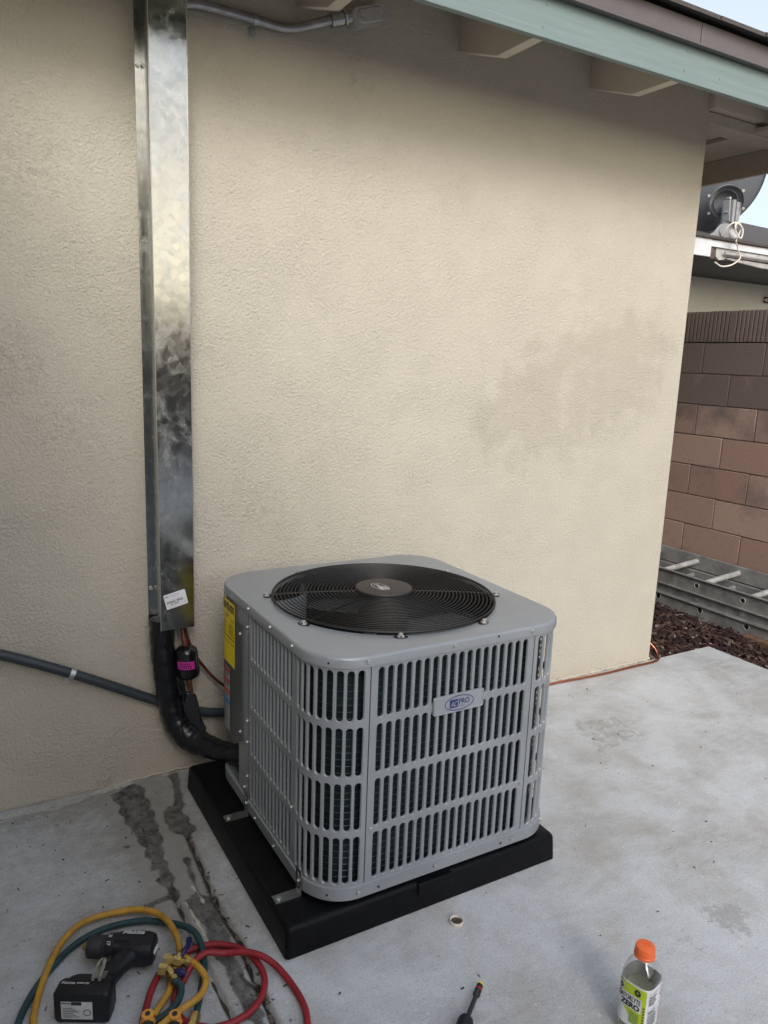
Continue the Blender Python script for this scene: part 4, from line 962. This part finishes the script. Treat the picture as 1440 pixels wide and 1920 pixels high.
b = MB(); b.tube([(bx, by, .1975), (bx, by, .1985), (bx, by, .204), (bx, by, .2055), (bx, by, .2065), (bx, by, .2215), (bx, by, .2235), (bx, by, .2243)], [.0215, .0232, .0235, .0222, .0224, .0215, .0205, .0185], 40); cp = b.build('cap', 'orange', bt)
b = MB(); b.tube([(bx+.0105*math.cos(t), by+.0105*math.sin(t), .2245) for t in np.linspace(-2.2, 2.2, 24)], .0009, 6); b.tube([(bx-.006, by-.002, .2246), (bx+.004, by+.005, .2246), (bx+.006, by-.004, .2246)], .0009, 6); b.build('cap_embossing', 'orange', cp)
ZL0, ZL1 = .036, .146
b = MB(); b.loft([bsec(.0381, 3.6, ZL0), bsec(.0383, 3.6, ZL1)], True, False); lbm = b.build('label', 'label', bt)
# faces of the square-ish body: local u runs round the section from a chosen angle
def bfn2(face, off=.0008):
    # face: outward direction index, 0 = local -y, 1 = local -x
    def f(u, v):
        r = .0384+off
        if face == 0: X, s__ = u, -1; Y = -r*(max(0, 1-abs(u/r)**3.6))**(1/3.6)
        else: Y = -u; X = -r*(max(0, 1-abs(u/r)**3.6))**(1/3.6)
        return Vector((bx+X*math.cos(ang)-Y*math.sin(ang), by+X*math.sin(ang)+Y*math.cos(ang), ZL0+v))
    return f
f1 = bfn2(1); b = MB()
vs = []; n = 12
for i in range(n+1):
    u = -.035+.066*i/n; vs += [f1(u, max(.004, .058-.9*(u+.035)) if u < .024 else .004), f1(u, .106)]
b.add(vs, [(2*i, 2*i+2, 2*i+3, 2*i+1) for i in range(n)]); lm = b.build('green_panel', 'lime', bt, fix=False)
f2 = bfn2(1, .0014); b = MB()
for i in range(8): put_rect(b, .026, .030, .008+i*.0075, .0125+i*.0075, f2)
flat(b, 'brown_blocks', 'wood', lm)
b = MB(); put_rect(b, -.033, -.021, .084, .101, f2, 0, 2); put_rect(b, -.0345, .023, .0465, .0815, f2, 0, 8); flat(b, 'white_panel', 'label', lm)
b = MB(); f3 = bfn2(1, .0020); put_text(b, 'GATORLYTE', -.033, .066, .054, .013, f3, 0, .03); put_text(b, 'ZERO', -.026, .049, .046, .0145, f3, 0, .05)
put_ring(b, -.027, .0925, .005, .007, .003, f3, 0, 16); put_ring(b, .012, .094, .0075, .0085, .0055, f2, 0, 20); flat(b, 'big_writing', 'ink', lm)
b = MB(); put_text(b, 'G', -.029, .0895, .0045, .007, f3, 0, .02); flat(b, 'red_letter', 'redp', lm)
b = MB(); put_rect(b, -.002, .019, .012, .040, f2, 0, 3); flat(b, 'dark_green_panel', 'limed', lm)
g1 = bfn2(0, .0012); b = MB()
for i, (a, c_) in enumerate([(-.030, .026), (-.030, .010), (-.030, -.006)]): put_rect(b, a, c_, .101-i*.0035, .1018-i*.0035, g1, 0, 3)
put_rect(b, -.030, .028, .060, .0606, g1, 0, 3); put_ring(b, .018, .062, .0055, .0055, .0008, g1, 0, 16)
for i in range(7): put_rect(b, -.028, .004-.003*(i % 2), .014+i*.0045, .0172+i*.0045, g1, 0, 2)
flat(b, 'grey_print', 'inkgrey', lbm)
b = MB()
def small_print(b, u0, u1, v, h, fn):      # lines too small to read in the photograph
    x = u0
    while x < u1:
        d = random.uniform(.0009, .0022); put_rect(b, x, min(x+d, u1), v+random.uniform(0, h*.15), v+h*random.uniform(.75, 1), fn); x += d+.0005
for v, u1 in ((.0895, -.003), (.0845, -.010), (.0795, -.006), (.0745, -.003), (.0700, -.011), (.0525, -.003), (.0480, -.009)): small_print(b, -.029, u1, v, .0032, g1)
flat(b, 'black_print', 'ink', lbm)
b = MB(); put_ring(b, .0205, .0885, .0035, .0040, .0022, g1, 0, 14); put_ring(b, .0155, .0815, .0038, .0042, .0024, g1, 0, 14)
for i in range(6):
    for q in range(4): put_rect(b, .014-.001*i+q*.003, .0155-.001*i+q*.003, .006+i*.0075, .0085+i*.0075+.0007*(q % 3), g1)
flat(b, 'red_print', 'redp', lbm)

# ================================================================ BLOCK WALL
BXW = 4.62
bw = MB(); tone = []; soot = []
CH, CWd = .2125, .462; ztop = 1.893
rowz = [ztop-CH*(i+1) for i in range(11)]
def bblock(y0, y1, z0, z1, t, s, x=BXW):
    n0 = len(bw.v); g_ = .0035; bw.box(x, x+.19, y0+g_, y1-g_, z0+g_, z1-g_); tone.extend([t]*8); soot.extend([s]*8)
for i, z in enumerate(rowz):
    off = .115 if i % 2 else .115+CWd/2
    k = -12
    while k < 16:
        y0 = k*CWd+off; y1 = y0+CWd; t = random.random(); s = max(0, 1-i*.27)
        if i == 0:
            # fluted cap course: solid ends, ribs with deep grooves between
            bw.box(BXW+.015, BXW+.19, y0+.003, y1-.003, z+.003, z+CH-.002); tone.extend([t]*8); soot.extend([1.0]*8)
            m_ = 14; rp = CWd/(m_+1.0); yy = y0
            wd = [rp*2]+[rp]*(m_-1)
            for w2 in wd:
                for q in [1]:
                    bw.box(BXW-.002, BXW+.02, yy+.0035, yy+w2-.0035, z+.004, z+CH-.003+random.uniform(-.002, .002)); tone.extend([t]*8); soot.extend([1.0]*8)
                yy += w2
        else: bblock(y0, y1, z, z+CH, t, s)
        k += 1
for q in range(20): pass
me_b = bw.build('brown_blocks', 'block', None, fix=False)
set_attr(me_b.data, 'tone', tone); set_attr(me_b.data, 'sooty', soot)
bv = me_b.modifiers.new('bevel', 'BEVEL'); bv.width = .0025; bv.segments = 1; bv.limit_method = 'ANGLE'
bwt = thing('block_wall', (BXW+.1, 1.0, -.1), 'brown concrete block garden wall with ribbed top course', 'wall')
me_b.name = 'blocks'; me_b.data.transform(Matrix.Translation((-(BXW+.1), -1.0, .1))); me_b.parent = bwt
b = MB(); b.box(BXW+.006, BXW+.18, -5.4, 7.3, -.45, ztop-CH-.004); b.box(BXW+.03, BXW+.18, -5.4, 7.3, ztop-CH-.004, ztop-.01); b.build('mortar', 'mortar', bwt)

# ================================================================ LADDER
ld = thing('extension_ladder', (4.3, .4, -.08), 'weathered aluminium extension ladder lying along the foot of the block wall', 'ladder')
def rail(name, X, y0, y1, zb, zt, face, par=ld, mat='alu'):
    b = MB(); f = face
    b.box(X-.003, X+.003, y0, y1, zb, zt)                                # web
    b.box(min(X, X+f*.022), max(X, X+f*.022), y0, y1, zt-.006, zt+.0005); b.box(min(X, X+f*.022), max(X, X+f*.022), y0, y1, zb-.0005, zb+.006)
    return b.build(name, mat, par, .0015)
NX, FX = 4.134, 4.56; YA, YB = -2.6, 1.95
rail('rail', NX, YA, YB, .085, .190, -1); rail('rail', FX, YA, YB, .115, .215, 1)
rail('rail', NX+.012, YA, YB, -.012, .080, 1); 
b = MB(); b.box(NX-.026, NX-.020, YA, YB, -.062, .028); b.box(NX-.042, NX+.02, YA, YB, .022, .030); b.box(NX-.036, NX+.01, YA, YB, -.066, -.060); b.build('rail', 'alu', ld, .0015)
rail('rail', FX-.03, YA, YB, .02, .110, 1)
yh = .506
for k in range(-8, 5):
    y = yh+k*.330
    b = MB(); b.cyl((NX-.004, y, .140), (FX+.002, y+.012, .172), .0185, 16)
    b.build('rung', 'alul', ld)
    b = MB(); b.cyl((NX+.0, y-.004, .052), (FX-.03, y+.012, .075), .017, 14); b.build('rung', 'alu', ld)
    b = MB(); b.tube([(NX-.0045, y+.0175*math.cos(t), .140+.0175*math.sin(t)) for t in np.linspace(0, 2*math.pi, 21)[:-1]], .0028, 6, closed=True)
    D_ = [(NX-.0275, y-.06+.016*math.cos(t)*1.0, -.004+.021*math.sin(t)) for t in np.linspace(-math.pi/2, math.pi/2, 9)]
    D_ = [(x_, 2*(y-.06)-y_-.004, z_) for x_, y_, z_ in D_]+[(NX-.0275, y-.045, .010), (NX-.0275, y-.045, -.012)]
    b.tube(D_, .0022, 6, closed=True); b.build('rung_collar', 'alul', ld)
    b = MB(); b.cyl((NX-.0048, y, .140), (NX-.0040, y, .140), .0155, 16); b.poly([(q[0]+.0006, q[1], q[2]) for q in D_], (.0008, 0, 0)); b.build('rung_opening', 'dark', ld)
tb = MB(); tb.box(4.05, 4.60, -.30, .10, -.072, -.040); tb.box(4.02, 4.60, -.30, -.02, -.10, -.072); tag(rehome(tb.build('timber_offcut', 'wood', None, .002)), 'flat brown board under the ladder at the right edge', 'board')

# ================================================================ NEIGHBOUR HOUSE
nh = thing('neighbour_house', (6.5, 2.2, 0), 'pale grey stucco neighbour house with white fascia beyond the block wall', 'house')
b = MB(); b.box(4.9, 14, 2.30, 8, -.3, 2.5); b.build('wall', 'nstucco', nh, fix=False)
EY = 1.45
b = MB(); b.box(4.84, 5.07, EY-.02, EY+.0, 2.325, 2.452); b.box(5.07, 12, EY-.018, EY+.0, 2.400, 2.449); b.build('fascia', 'white', nh, .003)
b = MB(); b.box(5.075, 5.13, EY-.006, EY+.02, 2.315, 2.400); b.build('broken_board_end', 'rust', nh, .004)
b = MB(); b.poly([(5.15, EY-.003, 2.398), (5.155, EY-.003, 2.335), (5.19, EY-.004, 2.312), (5.25, EY-.003, 2.322), (5.29, EY-.003, 2.345), (8, EY-.003, 2.345), (8, EY-.003, 2.398)], (0, .02, 0)); b.build('loose_board', 'greypaint', nh, .002)
b = MB(); b.poly([(5.27, EY-.005, 2.330), (5.4, EY-.006, 2.318), (5.7, EY-.006, 2.300), (8, EY-.006, 2.270), (8, EY-.006, 2.31), (5.3, EY-.006, 2.34)], (0, .02, 0)); b.build('peeling_strip', 'greypaint', nh, .002)
b = MB(); b.tube([(5.215, EY-.03, 2.362), (8, EY-.03, 2.362)], .011, 10); b.build('gutter_pipe', 'lb', nh)
b = MB(); b.poly([(4.84, EY-.04, 2.455), (4.84, 7, 2.455+.30*5.55), (4.84, 7, 2.475+.30*5.55), (4.84, EY-.04, 2.472)], (8, 0, 0)); b.build('roof', 'shingle', nh)
b = MB(); b.box(4.84, 12, EY-.035, EY-.02, 2.451, 2.456+.012); b.build('drip_strip', 'rust', nh)
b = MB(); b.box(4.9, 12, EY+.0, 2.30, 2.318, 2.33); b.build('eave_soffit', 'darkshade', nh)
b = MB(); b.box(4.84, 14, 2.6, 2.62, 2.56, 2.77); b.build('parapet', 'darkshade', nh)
b = MB(); b.box(4.84, 14, 2.585, 2.62, 2.772, 2.80); b.build('parapet_cap', 'greypaint', nh)
b = MB(); b.tube([(7.25, 2.285, 2.155), (7.02, 2.285, 2.16), (7.0, 2.28, 2.175)], .008, 6); b.tube([(7.25, 2.285, 2.205), (7.02, 2.28, 2.205), (7.0, 2.28, 2.19)], .007, 6); b.build('wall_hook', 'wire', nh)
ww = MB(); ww.tube(spline([(5.132, 1.40, 2.478), (5.133, 1.36, 2.534), (5.172, 1.33, 2.566), (5.237, 1.31, 2.532), (5.234, 1.31, 2.461), (5.186, 1.32, 2.498), (5.165, 1.32, 2.545), (5.206, 1.32, 2.570), (5.244, 1.33, 2.525), (5.222, 1.34, 2.440), (5.294, 1.38, 2.428), (5.331, 1.39, 2.386), (5.359, 1.39, 2.338), (5.287, 1.40, 2.285), (5.186, 1.41, 2.265), (5.114, 1.42, 2.290)], 6), .0055, 8)
tag(ww.build('hanging_wire', 'whitewire'), 'loose white cable looping down over the neighbour roof edge', 'cable'); rehome(C.objects['hanging_wire'])
# dish
ds = thing('satellite_dish', (5.22, 1.55, 2.47), 'large dark grey satellite dish on the neighbour roof seen from behind', 'satellite dish')
dcx, dcz, dR_ = 5.17, 3.0, .47
dn_ = nrm((.7, .7, .2)); du, dv = frame(dn_)
b = MB(); dc = Vector((dcx, 1.68, dcz)); rings = []
for r in (.001, .1, .2, .3, .38, .44, .465, .472): rings.append([dc+dn_*(.10*(r/dR_)**2)+du*(r*math.cos(t))+dv*(r*math.sin(t)) for t in T[::3]])
rings.append([dc+dn_*(.082)+du*(.478*math.cos(t))+dv*(.478*math.sin(t)) for t in T[::3]]); rings.append([dc+dn_*(.112)+du*(.480*math.cos(t))+dv*(.480*math.sin(t)) for t in T[::3]])
b.loft(rings, True, False); b.build('reflector', 'dish', ds)
cB = Vector((5.262, 1.50, 2.745))
b = MB(); b.lathe([(.118, .05), (.122, 0), (.118, -.012), (.092, -.018), (.088, -.002), (.088, .04)], cB, (-dn_), 32, caps=False); b.build('mount_ring', 'dishm', ds)
b = MB(); b.lathe([(.088, .0), (.086, .002)], cB+dn_*.03, -dn_, 24); b.build('ring_hollow', 'dish', ds)
b = MB()
for a in (80, 145, 200, 325, 20):
    b = MB(); p_ = cB+du*(.135*math.cos(R_(a)))+dv*(.135*math.sin(R_(a))); b.cyl(p_+dn_*.03, p_-dn_*.02, .011, 8); b.build('bolt', 'screwm', ds)
for X, Z in ((-.055, .01), (.055, .015), (-.06, -.09), (.05, -.09), (.02, -.03), (-.01, -.05)):
    b = MB(); p_ = cB+Vector((X, -.05, Z)); b.cyl(p_, p_+Vector((0, -.03, 0)), .010, 8); b.build('bolt', 'screwm', ds)
b = MB(); b.box(cB.x-.038, cB.x-.010, 1.40, 1.50, 2.585, 2.745); b.box(cB.x+.006, cB.x+.034, 1.40, 1.50, 2.585, 2.735); b.box(cB.x-.034, cB.x+.028, 1.42, 1.49, 2.60, 2.72)
for s in (-1, 1): b.obox((cB.x+s*.058, 1.44, 2.665), (.006, 0, 0), (0, .03, 0), (s*.008, 0, .075))
b.build('clamp', 'dishm', ds, .003)
b = MB(); b.tube([(5.245, 1.46, 2.66), (5.235, 1.46, 2.56), (5.222, 1.46, 2.475)], .033, 16); b.build('mast', 'dishm', ds)
b = MB(); b.poly([(5.03, 1.44, 2.472), (5.10, 1.44, 2.505), (5.13, 1.44, 2.540), (5.17, 1.44, 2.572), (5.21, 1.44, 2.570), (5.25, 1.44, 2.54), (5.275, 1.44, 2.47)], (0, .012, 0)); b.cyl((5.18, 1.43, 2.52), (5.18, 1.442, 2.52), .035, 18); b.build('foot_plate', 'dishm', ds, .003)
b = MB(); b.cyl((5.30, 1.55, 2.60), (5.345, 1.44, 2.475), .038, 14); b.tube([(5.37, 1.50, 2.72), (5.39, 1.5, 2.65), (5.41, 1.5, 2.57)], [.02, .022, .012], 10); b.build('feed_arm', 'lb', ds)
